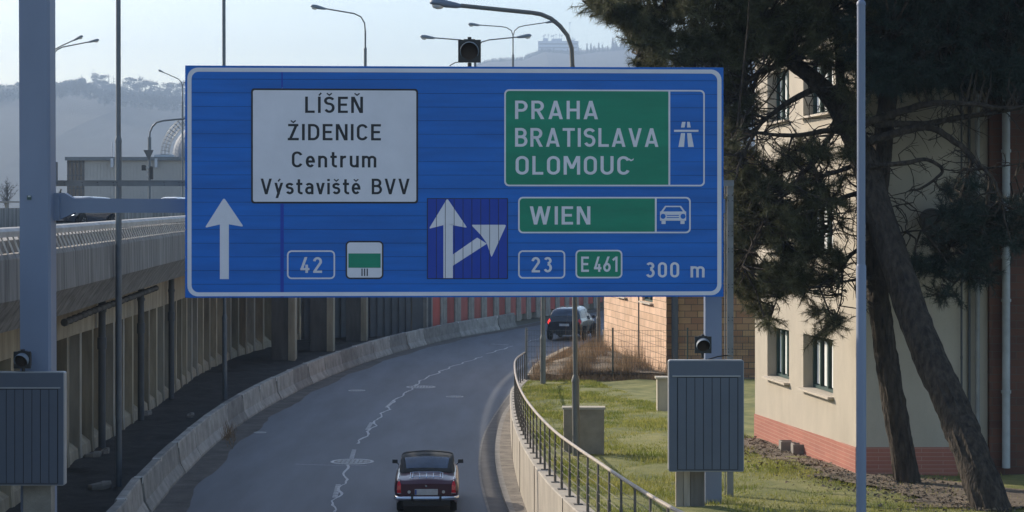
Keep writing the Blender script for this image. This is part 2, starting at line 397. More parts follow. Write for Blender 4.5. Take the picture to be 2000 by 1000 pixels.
# ---------------------------------------------------------------- concrete barrier segments
BL = resample(BAR, .2); segl = 3.45; idx = [0]
acc = 0
for i in range(1, len(BL)):
    acc += (BL[i]-BL[i-1]).length
    if acc >= segl: idx.append(i); acc = 0
BARM = [M['barrier'], mat('barrier_dark', (.19,.18,.165), .9, var=.3, vscale=2.2, bump=.25, bscale=20, fine=.12), mat('barrier_pale', (.30,.285,.26), .9, var=.3, vscale=2.0, bump=.25, bscale=20, fine=.12)]
prof = [(-.30,0),(-.30,.07),(-.17,.30),(-.11,.82),(-.09,.86),(.09,.86),(.11,.82),(.17,.30),(.30,.07),(.30,0)]
for a, b in zip(idx[:-1], idx[1:]):
    p = BL[a]; q = BL[b]; t = (q-p).normalized(); nn = Vector((t.y, -t.x)); Ls = (q-p).length-.05
    tt = thing('concrete_barrier', (p.x, p.y, 0), 'grey concrete barrier segment in the curved row between the road and the viaduct wall', 'barrier', 'concrete barrier segments along the left of the road')
    m_ = MB(); j = rnd.uniform(-.035, .035)
    m_.loft([[(p.x+t.x*s+nn.x*(o+j), p.y+t.y*s+nn.y*(o+j), z) for o, z in prof] for s in (0, .03, Ls-.03, Ls)], closed=True, cap=True)
    obj('concrete_block', m_, rnd.choice(BARM), tt)
    m_ = MB(); e = p+t*(Ls-.02)
    m_.box((e.x, e.y, .865), (.17, .20, .016), math.atan2(t.y, t.x)-math.pi/2); m_.box((e.x+nn.x*.115, e.y+nn.y*.115, .80), (.015, .16, .16), math.atan2(t.y, t.x)-math.pi/2)
    obj('joint_plate', m_, 'slat', tt)
# dry weeds by the barrier
V = []
for _ in range(130):
    x, y = g0(430+rnd.gauss(0, 7), 852+rnd.gauss(0, 10)); x += .25
    hh = rnd.uniform(.15, .55); a = rnd.uniform(0, 6.28); dx, dy = math.cos(a)*.15, math.sin(a)*.15
    V += [(x-.008, y, 0), (x+.008, y, 0), (x+dx, y+dy, hh)]
wd = tri_mesh('dry_weeds', np.array(V), 'drybrush'); tag(wd, 'thin dry weeds growing at the foot of the concrete barrier', 'weeds', kind='stuff')

# ---------------------------------------------------------------- viaduct
vt = thing('viaduct', (-11, 45, 0), 'elevated concrete road with slatted parapet carried on a ribbed wall and piers', 'viaduct')
VP = resample(VIA, .45); VN = normals(VP)
def sec(profile, P=VP, N=VN, closed=False, cap=False):
    m_ = MB(); return m_.loft([[(p.x+q.x*o, p.y+q.y*o, deckz(p.y)+.80+z) for o, z in profile] for p, q in zip(P, N)], closed=closed, cap=cap)
obj('handrail', sec([(-.42,-.14),(-.45,-.05),(-.40,.0),(-.30,.02),(-.20,.0),(-.13,-.06),(-.15,-.17)], closed=True, cap=True), 'slat', vt, True)
obj('parapet_ledge', sec([(-.42,-.80),(-.42,-.52),(0,-.52)]), 'concrete', vt)
obj('fascia', sec([(0,-.50),(.045,-.6),(.05,-1.0),(.06,-1.42)]), 'fascia', vt)
obj('lower_fascia', sec([(.06,-1.423),(-.2,-1.78),(-.42,-2.12),(-.9,-2.12),(-2.0,-2.0)]), 'fascia', vt)
obj('deck', sec([(-.43,-.80),(-15.6,-.80),(-15.7,-2.0),(-1.5,-2.05)]), 'concrete', vt)
far = MB()
for i, (p, q) in enumerate(zip(VP, VN)):
    hh = .80+.8*(1-math.exp(-((p.y-46)/9)**2))
    mid = p+Vector((.0, 0)); z0 = deckz(p.y)+.80
    def pt(o, z): return (p.x+q.x*o, p.y+q.y*o, z0+z)
    A4 = [pt(-.215,-.12), pt(-.245,-.12), pt(-.075,-.53), pt(-.045,-.53)]
    V8 = A4+[(x, y+.04, z) for x, y, z in A4]; F6 = [(0,1,2,3),(7,6,5,4),(0,3,7,4),(0,4,5,1),(2,6,7,3),(1,5,6,2)]
    if 36 < p.y < 80: fb = MB(); fb.add(V8, F6); obj('parapet_slat', fb, 'slat', vt)
    else: far.add(V8, F6)
so = obj('parapet_slat', far, 'slat', vt, kind='stuff')
# far parapet with open rail
fp = sec([(-15.1,-.80),(-15.1,.15),(-15.35,.15),(-15.35,-.80)]); obj('far_parapet', fp, 'fascia', vt)
fr = sec([(-15.12,.42),(-15.12,.50),(-15.32,.50),(-15.32,.42)], closed=True); obj('far_handrail', fr, 'concrete', vt)
fb = MB()
for i in range(0, len(VP), 5):
    p = VP[i]; q = VN[i]; fb.box((p.x-q.x*15.22, p.y-q.y*15.22, deckz(p.y)+1.085), (.14, .3, .28))
obj('far_rail_post', fb, 'concrete', vt, kind='stuff')
obj('added_shade_wall', sec([(-1.1,-.79),(-1.1,-.32),(-1.28,-.32),(-1.3,-.79)]), 'fascia', vt)  # low wall added so its shaded face darkens the gaps between slats
struct('viaduct_road', sec([(-.6,-.796),(-15.0,-.796)]), 'asphalt_light')
# wall below: beam, recessed wall, ribs with sloping feet
WP = resample(WALL, .5); WN = normals(WP)
def wsec(profile, P=WP, N=WN): m_ = MB(); return m_.loft([[(p.x+q.x*o, p.y+q.y*o, z) for o, z in profile] for p, q in zip(P, N)])
obj('beam', wsec([(-.3,5.2),(.02,5.2),(.02,3.62),(-.85,3.62)]), 'rib', vt)
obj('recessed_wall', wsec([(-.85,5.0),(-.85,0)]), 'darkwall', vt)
obj('wall_foot', wsec([(-.84,.95),(-.05,.32),(-.02,.0)]), 'rib', vt)
RIBM = [M['rib'], M['rib'], mat('rib_stained', (.26,.225,.165), .9, var=.35, vscale=1.5, stretch=(2,2,.3), bump=.25), mat('rib_grey', (.31,.285,.235), .9, var=.3, vscale=1.1, stretch=(2,2,.4), bump=.2)]
W2 = resample(WALL, 1.95); W2N = normals(W2)
for p, q in zip(W2, W2N):
    rb = MB(); t = Vector((-q.y, q.x)); w = .17
    rb.loft([[(p.x+q.x*o+t.x*s, p.y+q.y*o+t.y*s, z) for o, z in ((-.86,0),(0.03,0),(0,.45),(0,3.625),(-.86,3.625))] for s in (-w, w)], closed=True, cap=True)
    obj('rib', rb, rnd.choice(RIBM), vt)
# downpipes on the wall
def wallpt(y, o):
    for i in range(len(WP)-1):
        if WP[i].y <= y <= WP[i+1].y: return WP[i].lerp(WP[i+1], (y-WP[i].y)/(WP[i+1].y-WP[i].y))+WN[i]*o
for y_ in (59.6, 67.5, 75.4):
    p = wallpt(y_, .22); m_ = MB(); m_.tube([(p.x, p.y, .05), (p.x, p.y, 4.9)], .11, 10); m_.tube([(p.x, p.y, 3.0), (p.x, p.y, 3.35)], .14, 10); m_.tube([(p.x, p.y, 4.1), (p.x, p.y, 4.2)], .135, 10)
    m_.tube([(p.x, p.y, 4.62), (p.x, p.y+.2, 4.75), (p.x+.3, p.y+2.2, 4.82), (p.x+.35, p.y+2.3, 5.0)], .1, 8)
    obj('downpipe', m_, 'greypanel', vt, True)
m_ = MB(); pts = [wallpt(y, .75) for y in np.linspace(50.5, 67.3, 22)]
m_.tube([(p.x, p.y, 4.28+.012*i) for i, p in enumerate(pts)], .075, 8)
for i, p in enumerate(pts): m_.tube([(p.x-.02, p.y-.03, 4.28+.012*i), (p.x+.0, p.y+.06, 4.283+.012*i)], .10, 8)
obj('drain_pipe', m_, 'darkwall', vt)
# piers
for (xa, xb, d_) in ((530,576,95.8), (606,651,102.5), (676,716,111)):
    X0, X1 = (xa-1000)/F*d_, (xb-1000)/F*d_; m_ = MB()
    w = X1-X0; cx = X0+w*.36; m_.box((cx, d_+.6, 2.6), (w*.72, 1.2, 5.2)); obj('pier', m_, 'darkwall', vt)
    m_ = MB(); m_.box((X1-w*.14, d_+.45, 2.6), (w*.28, 1.0, 5.2)); m_.box((X1-w*.14, d_-.055, 2.6), (.03, .02, 5.2)); obj('pier', m_, 'rib', vt)
# broken slabs lying in the dirt strip
for (px, py, w, l, rz, lab) in ((195,953,.62,.3,.2,'broken concrete slab lying in the dirt strip nearest the lamella sign'), (181,893,.5,.35,.1,'broken concrete slab in the dirt strip at the foot of a downpipe'), (205,886,.3,.2,.7,'small broken slab beside the larger one near the downpipe'),
                                (283,812,.55,.5,.5,'tilted concrete lump against the foot of the viaduct wall'), (372,816,.3,.2,1.0,'small pale stone in the dirt strip beside the barrier row')):
    X, Y = g0(px, py); t = thing('broken_concrete', (X, Y, 0), lab, 'rubble', 'broken concrete pieces in the dirt strip'); m_ = MB()
    m_.loft([[(X+(w/2)*k*math.cos(a+rz)*(1+.12*math.sin(5*a)), Y+(l/2)*k*math.sin(a+rz)*1.3, z+.05*math.cos(a)) for a in np.linspace(.4, 6.68, 8)[:-1]] for k, z in ((.9, -.05), (1, .06), (.94, .13), (.2, .135))], closed=True, cap=True); obj('lump', m_, 'concrete', t)
# dark corrugated infill and grey block
m_ = MB(); a = Vector((-11.9,112.6)); b = Vector((-5.9,116.2)); n = 60; ring = []
for k in range(n+1):
    p = a.lerp(b, k/n); o = .12 if (k//2) % 2 else 0; ring.append((p.x-.5*o, p.y-o))
m_.loft([[(x, y, 0) for x, y in ring], [(x, y, 5.4) for x, y in ring]]); obj('corrugated_panel', m_, 'greypanel', vt)
m_ = MB(); m_.box((-5.5, 117.0, 2.7), (1.25, 1.0, 5.4), .5); obj('end_block', m_, 'greypanel', vt)

# red panelled retaining wall
rw = thing('retaining_wall', (0, 131, 0), 'concrete retaining wall with faded red panels between pillars at the road bend', 'wall')
RP = resample(REDW, .5); RPN = normals(RP); m_ = MB()
m_.loft([[(p.x-q.x*.25, p.y-q.y*.25, 0), (p.x-q.x*.25, p.y-q.y*.25, 5.6)] for p, q in zip(RP, RPN)]); obj('wall', m_, 'concrete', rw)
REDM = [M['redpanel'], mat('red_faded', (.36,.105,.085), .85, var=.25, vscale=1.4, stretch=(1,1,.3)), mat('red_dull', (.30,.075,.06), .85, var=.25, vscale=1.4, stretch=(1,1,.3))]
R2 = resample(REDW, 2.3); R2N = normals(R2)
for i in range(len(R2)-1):
    p, q = R2[i], R2N[i]; pn = R2[i+1]; ang = math.atan2((pn-p).y, (pn-p).x)
    m_ = MB(); m_.box((p.x-q.x*.17, p.y-q.y*.17, 2.8), (.95, .5, 5.6), ang); m_.box((p.x+q.x*.085, p.y+q.y*.085, 2.8), (.25, .03, 5.6), ang); obj('pillar', m_, 'concrete', rw)
    c_ = (p+pn)/2; m_ = MB(); m_.box((c_.x-q.x*.06, c_.y-q.y*.06, 3.0), (1.34, .12, 5.2), ang); obj('red_panel', m_, rnd.choice(REDM), rw)

# ---------------------------------------------------------------- kerbside parapet wall, lawn
pw = thing('parapet_wall', (.3, 51, 0), 'low pale concrete wall between pavement and lawn under the metal railing', 'wall')
rings = [[(p.x-q.x*.14, p.y-q.y*.14, .05), (p.x-q.x*.16, p.y-q.y*.16, gz(p.y)-.02), (p.x-q.x*.14, p.y-q.y*.14, gz(p.y)), (p.x+q.x*.16, p.y+q.y*.16, gz(p.y)), (p.x+q.x*.16, p.y+q.y*.16, .0)] for p, q in zip(RL, RNn)]
m_ = MB(); m_.loft(rings); m_.add(rings[-1], [(0,1,2,3,4)]); obj('wall', m_, mat('pale_concrete', (.40,.36,.30), .9, var=.22, vscale=1.2, stretch=(1,1,.5), bump=.2, fine=.08), pw)
m_ = MB()
for d_ in (31.5, 37.4, 43.5, 49.5, 56): 
    i = min(range(len(RL)), key=lambda k: abs(RL[k].y-d_)); p, q = RL[i], RNn[i]
    m_.box((p.x-q.x*.165, p.y, gz(d_)/2+.08), (.012, .03, gz(d_)-.16))
obj('joint', m_, 'gap', pw)
lw = MB(); xs = [0,.35,.8,1.5,2.3,3.2,4.2,5.5,7,9,12,17,30]
ys = list(np.arange(18, 76.5, 1.0)); rings = []
for y_ in ys:
    i = min(range(len(RL)), key=lambda k: abs(RL[k].y-y_)); x0 = RL[i].x+.155
    rings.append([(x0+a, y_, gz(y_)-.01+(.05*math.sin(a*1.3+y_*.7)+.03*math.sin(a*3.1-y_*1.9) if a > .3 else -.005)) for a in xs])
struct('lawn', lw.loft(rings), 'lawn', True)
lb = MB(); lb.loft([[(a.x, a.y, a.z) for a in map(Vector, [(x, 76.0, gz(76)), (x, 76.6, .7), (x, 82, .55), (x, 96, .35), (x+2, 125, .1)])] for x in (6.1, 10, 30)]); struct('back_yard', lb, 'dirt')
# worn dirt beside the building
dp = MB(); rings = []
for t in np.linspace(0, 1, 90):
    y_ = 49.8-14*t; xl = 5.0+2.6*t+.25*math.sin(t*17)+rnd.uniform(-.22, .22); xr = 6.2+.123*(50-y_)+.02+3*max(0, (41.7-y_)/4); z = gz(y_)+.035
    rings.append([(xl+(xr-xl)*k/5, y_, z+.012*math.sin(k*5+t*30)) for k in range(6)])
struct('dirt_path', dp.loft(rings), 'dirt')

def lawn_left(y): 
    i = min(range(len(RL)), key=lambda k: abs(RL[k].y-y)); return RL[i].x+.25
ll = np.array([[y, lawn_left(y)] for y in np.arange(18, 77, .5)])
# grass blades
n = 220000; yy = 24+52*npr.random(n)**.85; xl = np.interp(yy, ll[:, 0], ll[:, 1]); xx = xl+npr.random(n)**1.1*(np.minimum(15, .27*yy+1.0)-xl)
keep = (xx < 7.0+.02*0+np.where(yy > 41.5, -.123*(yy-41.7), 8)+.1)
patch = np.sin(xx*1.7+1.3*np.sin(yy*.5))*np.sin(yy*.9+xx*.6); keep &= npr.random(n) < .72+.3*patch
tdir = (yy < 49.8) & (yy > 35.8) & (xx > 5.0+2.6*(49.8-yy)/14); keep &= ~(tdir & (npr.random(n) < .85))
xx, yy = xx[keep], yy[keep]; zz = .75+(76-yy)*.0245-.02; hh = npr.uniform(.035, .11, len(xx))*(1+.4*patch[keep]); a = npr.uniform(0, 6.28, len(xx)); w = npr.uniform(.006, .012, len(xx))*(yy/40)
lx, ly = npr.normal(0, .04, len(xx)), npr.normal(0, .04, len(xx))
V = np.stack([np.stack([xx-w*np.cos(a), yy-w*np.sin(a), zz], 1), np.stack([xx+w*np.cos(a), yy+w*np.sin(a), zz], 1), np.stack([xx+lx, yy+ly, zz+hh], 1)], 1).reshape(-1, 3)
tag(tri_mesh('grass', V, 'grass'), 'sunlit green and yellowed grass covering the raised lawn', 'grass', kind='stuff')

# leaf litter and clods on and beside the dirt path
n = 5200; ty = npr.random(n); yy = 50.5-15.5*ty; xx = 5.1+2.6*ty+npr.normal(.4, .75, n); ok = xx < 7.1-.123*np.maximum(0, yy-41.7)+np.where(yy < 41.2, 4, 0); xx, yy = xx[ok], yy[ok]; n = len(xx)
zz = .75+(76-yy)*.0245+.06; s_ = npr.uniform(.015, .05, n)[:, None]; c_ = np.stack([xx, yy, zz], 1)
V = np.stack([c_+npr.uniform(-1, 1, (n, 3))*s_*np.array([1.3, 1.3, .8]) for _ in range(3)], 1).reshape(-1, 3)
tag(tri_mesh('leaf_litter', V, 'dirt'), 'dry leaves and clods scattered along the dirt strip beside the plinth', 'leaf litter', kind='stuff')

# ---------------------------------------------------------------- metal railing
railpost = mat('rail_post', (.11,.095,.08), .6, metal=.2, var=.2)
rt = thing('metal_railing', (.3, 51, gz(51)), 'curved steel railing with round top rail and thin wires on the parapet wall', 'railing')
m_ = MB(); m_.tube([(p.x, p.y, gz(p.y)+1.02) for p in RL], .03, 8); obj('top_rail', m_, mat('rail_steel', (.42,.36,.30), .5, metal=.1, var=.2, vscale=6), rt, True)
m_ = MB()
for k in range(5): m_.tube([(p.x, p.y, gz(p.y)+.18+.155*k) for p in RL], .0045, 4)
obj('wires', m_, railpost, rt)
P3 = resample(RAIL, 1.22); P3N = normals(P3)
for p, q in zip(P3, P3N):
    m_ = MB(); z = gz(p.y); ang = math.atan2(q.y, q.x)
    m_.box((p.x, p.y, z+.5), (.065, .03, 1.0), ang+1.57); m_.box((p.x, p.y, z+.28), (.085, .045, .5), ang+1.57); m_.box((p.x, p.y, z+.008), (.16, .12, .016), ang); m_.tube([(p.x, p.y, z+.97), (p.x, p.y, z+1.0)], .02, 6)
    obj('post', m_, railpost, rt)

# ---------------------------------------------------------------- sign gantry
D0 = 36.0; YA = R(3.0); SU = Vector((math.cos(YA), math.sin(YA), 0)); SN = Vector((math.sin(YA), -math.cos(YA), 0))   # left end nearer
SO = Vector(((888-1000)/F*D0, D0, 0))
def spl(x, y):
    r = Vector(((x-1000)/F, 1, -(y-YH)/F)); o = Vector((0, 0, H)); t = (SO-o).dot(SN)/r.dot(SN); P = o+r*t
    return ((P-SO).dot(SU), P.z)
def sfn(u, w, dep): return SO+SU*u+Vector((0,0,w))+SN*dep
gt = thing('sign_gantry', (-8.7, 36, 0), 'overhead gantry carrying the wide blue direction sign above the road', 'sign gantry')
cs = [spl(361,127), spl(1413,131), spl(1412,578.5), spl(363,582)]
u0, u1 = cs[0][0]+.005, cs[1][0]; w1 = cs[0][1]-.005; w0 = cs[3][1]
nb = 17; hb = (w1-w0)/nb; sp_ = MB()
for i in range(nb):
    for (a, b) in ((u0, spl(551,300)[0]), (spl(551,300)[0]+.004, u1)):
        z0, z1 = w0+i*hb+.0025, w0+(i+1)*hb-.0025
        sp_.prism([(a, z0), (b, z0), (b, z1), (a, z1)], lambda u, w, d: sfn(u, w, -.04+d), .04+rnd.uniform(-.0008, .0008))
panel = obj('sign_panel', sp_, 'blue', gt)
def on(name, mb, m): return obj(name, mb, m, panel)
def rrect(x0, y0, x1, y1, r, n=6):
    a = spl(x0, y0); b = spl(x1, y1); r = r*D0/F; A = []
    for cx, cy, s in ((b[0]-r, a[1]-r, 0), (a[0]+r, a[1]-r, 90), (a[0]+r, b[1]+r, 180), (b[0]-r, b[1]+r, 270)):
        for k in range(n+1): t = R(s+90*k/n); A.append((cx+r*math.cos(t), cy+r*math.sin(t)))
    return A
def fill(name, m, poly, dep): mb = MB(); mb.prism(poly, lambda u, w, d: sfn(u, w, d), dep); return on(name, mb, m)
def frame(name, m, o, i, dep):
    mb = MB(); mb.loft([[sfn(u, w, 0) for u, w in o], [sfn(u, w, dep) for u, w in o], [sfn(u, w, dep) for u, w in i], [sfn(u, w, 0) for u, w in i]], closed=True); return on(name, mb, m)
def pxpoly(*P): return [spl(*p) for p in P]
frame('border', 'white', rrect(366,132,1409,576.5,20), rrect(374,140,1401,569,14), .004)
# white place-name board
fill('name_board', 'black', rrect(490.5,172.5,816.5,397.5,6), .004); fill('name_board', 'white', rrect(494,176,813,394,4), .0065)
frame('name_board_frame', 'white', rrect(985,174.5,1376.5,364,9), rrect(988,177.5,1373.5,361,7), .006)
fill('green_board', 'green', rrect(988,177.5,1306,361,5), .004); fill('board_divider', 'white', pxpoly((1305.5,177),(1309,177),(1309,361.5),(1305.5,361.5)), .0065)
frame('name_board_frame', 'white', rrect(1012,384.5,1349,455.5,9), rrect(1015,387.5,1346,452.5,7), .006)
fill('green_board', 'green', rrect(1015,387.5,1279.5,452.5,5), .004); fill('board_divider', 'white', pxpoly((1279,387),(1282.5,387),(1282.5,453),(1279,453)), .0065)
frame('route_badge', 'white', rrect(560.5,489,654.5,545,9), rrect(563.5,492,651.5,542,6.5), .006)
frame('route_badge', 'white', rrect(1012,489,1104,544,9), rrect(1015,492,1101,541,6.5), .006)
frame('route_badge', 'white', rrect(1124,488,1215.5,543.5,9), rrect(1127,491,1212.5,540.5,6.5), .006)
fill('green_badge', 'green', rrect(1127,491,1212.5,540.5,6.5), .004)
fill('route_symbol', 'black', rrect(675,470.5,749,545,9), .004); fill('route_symbol', 'white', rrect(678,473.5,746,542,6), .0065)
fill('route_symbol_band', 'green', pxpoly((680.5,495),(743.5,495),(743.5,523),(680.5,523)), .009)
for k in range(3): fill('route_symbol_bar', 'black', pxpoly((706+5.1*k,524.5),(708.2+5.1*k,524.5),(708.2+5.1*k,539),(706+5.1*k,539)), .0095)
def roundpoly(P, r, n=4):
    out = []; m = len(P); P = [Vector(p) for p in P]
    for i in range(m):
        p0, p1, p2 = P[i-1], P[i], P[(i+1) % m]; a = (p0-p1).normalized(); b = (p2-p1).normalized(); rr = min(r, (p0-p1).length*.45, (p2-p1).length*.45)
        A = p1+a*rr; B = p1+b*rr
        for k in range(n+1): t = k/n; out.append(tuple((1-t)**2*A+2*t*(1-t)*p1+t*t*B))
    return out
def arrow(head, dep=.006, m='white'):
    fill('arrow', m, pxpoly(*roundpoly(head, 5)), dep)
fill('arrow', 'white', pxpoly((429.5,432),(447,432),(447,545),(429.5,545)), .0055)
arrow([(437.5,386),(476,443),(438,436.5),(400,445)], .007)
# lane arrow board with vertical lamellas
mb = MB(); ax0, ax1 = 835, 991
for k in range(9):
    xa = ax0+(ax1-ax0)*k/9+.5; xb = ax0+(ax1-ax0)*(k+1)/9-.5; P = pxpoly((xa,388.5),(xb,388.5),(xb,543.5),(xa,543.5)); mb.prism(P, lambda u, w, d: sfn(u, w, d), .008)
fill('lane_board_back', 'black', pxpoly((834,387),(992,387),(992,545),(834,545)), .0035); on('lane_board', mb, 'blue_dark')
def lame(poly):
    """arrow pieces clipped to the lamellas"""
    return fill('arrow', 'white', pxpoly(*poly), .0095)
lame(((866,438),(884.5,438),(884.5,543),(866,543)))
lame(roundpoly([(873.5,387.5),(912.5,445),(873.5,437.8),(837.5,447)], 4))
lame(((884.6,497),(932,464),(951,476),(884.6,519)))
lame(roundpoly([(920,439),(989,439),(960,503),(951,475.5),(940,460)], 4))
mb = MB()
for k in range(10):
    xa = ax0+(ax1-ax0)*k/9; mb.prism(pxpoly((xa-.5,388),(xa+.5,388),(xa+.5,544),(xa-.5,544)), lambda u, w, d: sfn(u, w, d), .011)
on('lamella_gap', mb, 'black')
# motorway symbol
for P in (((1332,238),(1339,238),(1337,249),(1330,249)), ((1342,238),(1347,238),(1349,249),(1342,249)), ((1316.5,253.5),(1364,253.5),(1364,257.5),(1316.5,257.5)),
          ((1320.5,257.6),(1359.5,257.6),(1357,263),(1322.5,263)), ((1330,260),(1338,260),(1336,287),(1325,287)), ((1342,260),(1350,260),(1355,287),(1344,287))):
    if P[0][0] == 1320.5: continue
    fill('motorway_symbol', 'white', pxpoly(*P), .006)
# car symbol
cb = MB()
def cp(*P, d=.006): cb.prism(pxpoly(*P), lambda u, w, dd: sfn(u, w, dd), d)
cp((1289,413),(1340,413),(1340,418),(1289,418)); 
cp((1291,413),(1299,402),(1301.5,404),(1295,413), d=.0063); cp((1338,413),(1330,402),(1327.5,404),(1334,413), d=.0063); cp((1299,402),(1330,402),(1330,404.5),(1299,404.5), d=.0066)
cp((1289,418.2),(1340,418.2),(1340,431),(1289,431)); cp((1292,431.2),(1300,431.2),(1300,437.5),(1292,437.5)); cp((1329,431.2),(1337,431.2),(1337,437.5),(1329,437.5))
on('car_symbol', cb, 'white')
cb = MB(); cp((1302,420),(1326,420),(1326,421.6),(1302,421.6), d=.008); cp((1302,424),(1326,424),(1326,425.6),(1302,425.6), d=.008)
for cx in (1295, 1334): cp(*[(cx+5*math.cos(a), 422.5+5*math.sin(a)) for a in np.linspace(0, 6.283, 15)[:-1]], d=.0082)
on('car_symbol', cb, 'blue')
# seams between the boards, over the lettering film
mb = MB()
for i in range(1, nb):
    z = w0+i*hb; mb.prism([(u0+.02, z-.0032), (u1-.02, z-.0032), (u1-.02, z+.0032), (u0+.02, z+.0032)], lambda u, w, d: sfn(u, w, .0), .0100+.0003)
bz = spl(0, 466)[1]
on('seam', mb, 'seam')
ua = spl(551,300)[0]; mb = MB(); mb.prism([(ua-.03, w0+.01), (ua+.03, w0+.01), (ua+.03, spl(551,398)[1]), (ua-.03, spl(551,398)[1])], lambda u, w, d: sfn(u, w, d), .0035); mb.prism([(ua-.012, spl(551,171)[1]), (ua+.012, spl(551,171)[1]), (ua+.012, spl(551,141)[1]), (ua-.012, spl(551,141)[1])], lambda u, w, d: sfn(u, w, d), .0035)
on('seam_strip', mb, 'blue_dark')

# ---- lettering: stroke glyphs, cap height 1
SW = .145; h_ = SW/2; XH = .735
def arc(cx, cy, rx, ry, a0, a1, n=10): return [(cx+rx*math.cos(R(a0+(a1-a0)*k/n)), cy+ry*math.sin(R(a0+(a1-a0)*k/n))) for k in range(n+1)]
def dg(xa, ya, xb, yb):      # slanted stroke cut horizontally
    t = SW*math.hypot(xb-xa, yb-ya)/abs(yb-ya)/2; return ('p', [(xa-t, ya), (xa+t, ya), (xb+t, yb), (xb-t, yb)])
def st(*pts, closed=False): return ('s', list(pts), closed)
def dgt(w, ht): return SW*math.hypot(w/2, ht)/ht/2
def V_(w, ht=1): t = dgt(w, ht); return [dg(t, ht, w/2, 0), dg(w-t, ht, w/2, 0)]
def O_(w, a=.22): return [('s', arc(w/2, 1-h_-a, w/2-h_, a, 0, 180)+arc(w/2, h_+a, w/2-h_, a, 180, 360), True)]
def S_(w, ht=1):
    r1 = (ht-2*h_)*.215; r2 = (ht-2*h_)*.285; return [('s', arc(w/2, ht-h_-r1, w/2-h_, r1, 20, 270, 12)+arc(w/2, h_+r2, w/2-h_, r2, 90, -155, 12)[1:], False)]
def caron(cx, y, s=1): return [('s', [(cx-.13*s, y+.15), (cx, y+.03), (cx+.13*s, y+.15)], False, .075)]
def acute(cx, y): return [('s', [(cx-.05, y+.0), (cx+.07, y+.16)], False, .085)]
G = {}
G['L'] = (.50, [st((h_,1),(h_,h_),(.50,h_))]); G['I'] = (SW, [st((h_,1),(h_,0))]); G['Í'] = (SW, G['I'][1]+acute(h_+.03, 1.07))
G['E'] = (.52, [st((.52,1-h_),(h_,1-h_),(h_,h_),(.52,h_)), st((h_,.51),(.47,.51))])
G['S'] = (.56, S_(.56)); G['Š'] = (.56, G['S'][1]+caron(.28, 1.06))
G['N'] = (.62, [st((h_,0),(h_,1)), st((.62-h_,0),(.62-h_,1)), dg(h_+.03,1,.62-h_-.03,0)]); G['Ň'] = (.62, G['N'][1]+caron(.31, 1.06))
G['Z'] = (.58, [st((.02,1-h_),(.56,1-h_)), st((.0,h_),(.58,h_)), dg(.47,.99,.11,.01)]); G['Ž'] = (.58, G['Z'][1]+caron(.29, 1.06))
G['D'] = (.60, [('s', [(h_,h_),(h_,1-h_)]+arc(.27,.62+.0,.60-h_-.27,.38-h_,90,0,8)+arc(.27,.38,.60-h_-.27,.38-h_,0,-90,8), True)])
G['C'] = (.58, [('s', arc(.29,1-h_-.22,.29-h_,.22,15,180)+arc(.29,h_+.22,.29-h_,.22,180,345), False)])
G['O'] = (.60, O_(.60)); G['U'] = (.60, [('s', [(h_,1)]+arc(.30,h_+.22,.30-h_,.22,180,360)+[(.60-h_,1)], False)])
G['P'] = (.57, [('s', [(h_,0),(h_,1-h_)]+arc(.30,.70,.57-h_-.30,.30-h_,90,-90,10)+[(h_,.40+h_)], False)])
G['R'] = (.60, [('s', [(h_,0),(h_,1-h_)]+arc(.30,.71,.57-h_-.30,.29-h_,90,-90,10)+[(h_,.42+h_)], False), dg(.30,.45,.60-.09,0)])
G['B'] = (.59, [('s', [(h_,.52),(h_,1-h_)]+arc(.30,.75-.02,.55-h_-.30,.25-h_+.02,90,-90,8), True), ('s', [(h_,h_),(h_,.535)]+arc(.31,.30,.59-h_-.31,.30-h_,90,-90,8), True)])
G['A'] = (.66, [dg(dgt(.66,1),0,.33,1), dg(.66-dgt(.66,1),0,.33,1), st((.14,.25),(.52,.25))])
G['H'] = (.60, [st((h_,0),(h_,1)), st((.60-h_,0),(.60-h_,1)), st((h_,.5),(.60-h_,.5))])
G['T'] = (.58, [st((0,1-h_),(.58,1-h_)), st((.29,1),(.29,0))])
G['V'] = (.64, V_(.64)); G['M'] = (.76, [st((h_,0),(h_,1)), st((.76-h_,0),(.76-h_,1)), dg(h_+.03,1,.38,.32), dg(.76-h_-.03,1,.38,.32)])
G['W'] = (.98, [dg(.09,1,.28,0), dg(.49,1,.28,0), dg(.49,1,.70,0), dg(.89,1,.70,0)])
G['e'] = (.50, [('s', [(h_+.02,.37),(.50-h_,.37)]+arc(.25,XH/2,.25-h_,XH/2-h_,8,318,16), False)]); G['ě'] = (.50, G['e'][1]+caron(.25, .81))
G['n'] = (.49, [st((h_,0),(h_,XH)), ('s', arc(.245,XH-h_-.17,.245-h_,.17,175,0)+[(.49-h_,0)], False)])
G['r'] = (.35, [st((h_,0),(h_,XH)), ('s', arc(.27,XH-h_-.19,.27-h_,.19,175,75,6), False)])
G['t'] = (.36, [('s', [(.15,.96)]+arc(.15+.15,.22,.15,.15,180,270,5)+[(.36,h_)], False), st((0,XH-h_),(.35,XH-h_))])
G['u'] = (.49, [('s', [(h_,XH)]+arc(.245,h_+.17,.245-h_,.17,180,355), False), st((.49-h_,XH),(.49-h_,0))])
G['m'] = (.78, [st((h_,0),(h_,XH)), ('s', arc(.23,XH-h_-.15,.23-h_,.15,175,0)+[(.39,0)], False), ('s', arc(.55,XH-h_-.15,.16,.15,175,0)+[(.78-h_,0)], False)])
G['s'] = (.46, S_(.46, XH)); G['š'] = (.46, G['s'][1]+caron(.23, .81))
G['a'] = (.48, [('s', arc(.24,XH-h_-.17,.24-h_,.17,150,0)+[(.48-h_,0)], False), ('s', [(.48-h_,.43)]+arc(.23,.25,.23-h_,.18,90,270,8)+[(.48-h_,.12)], False)])
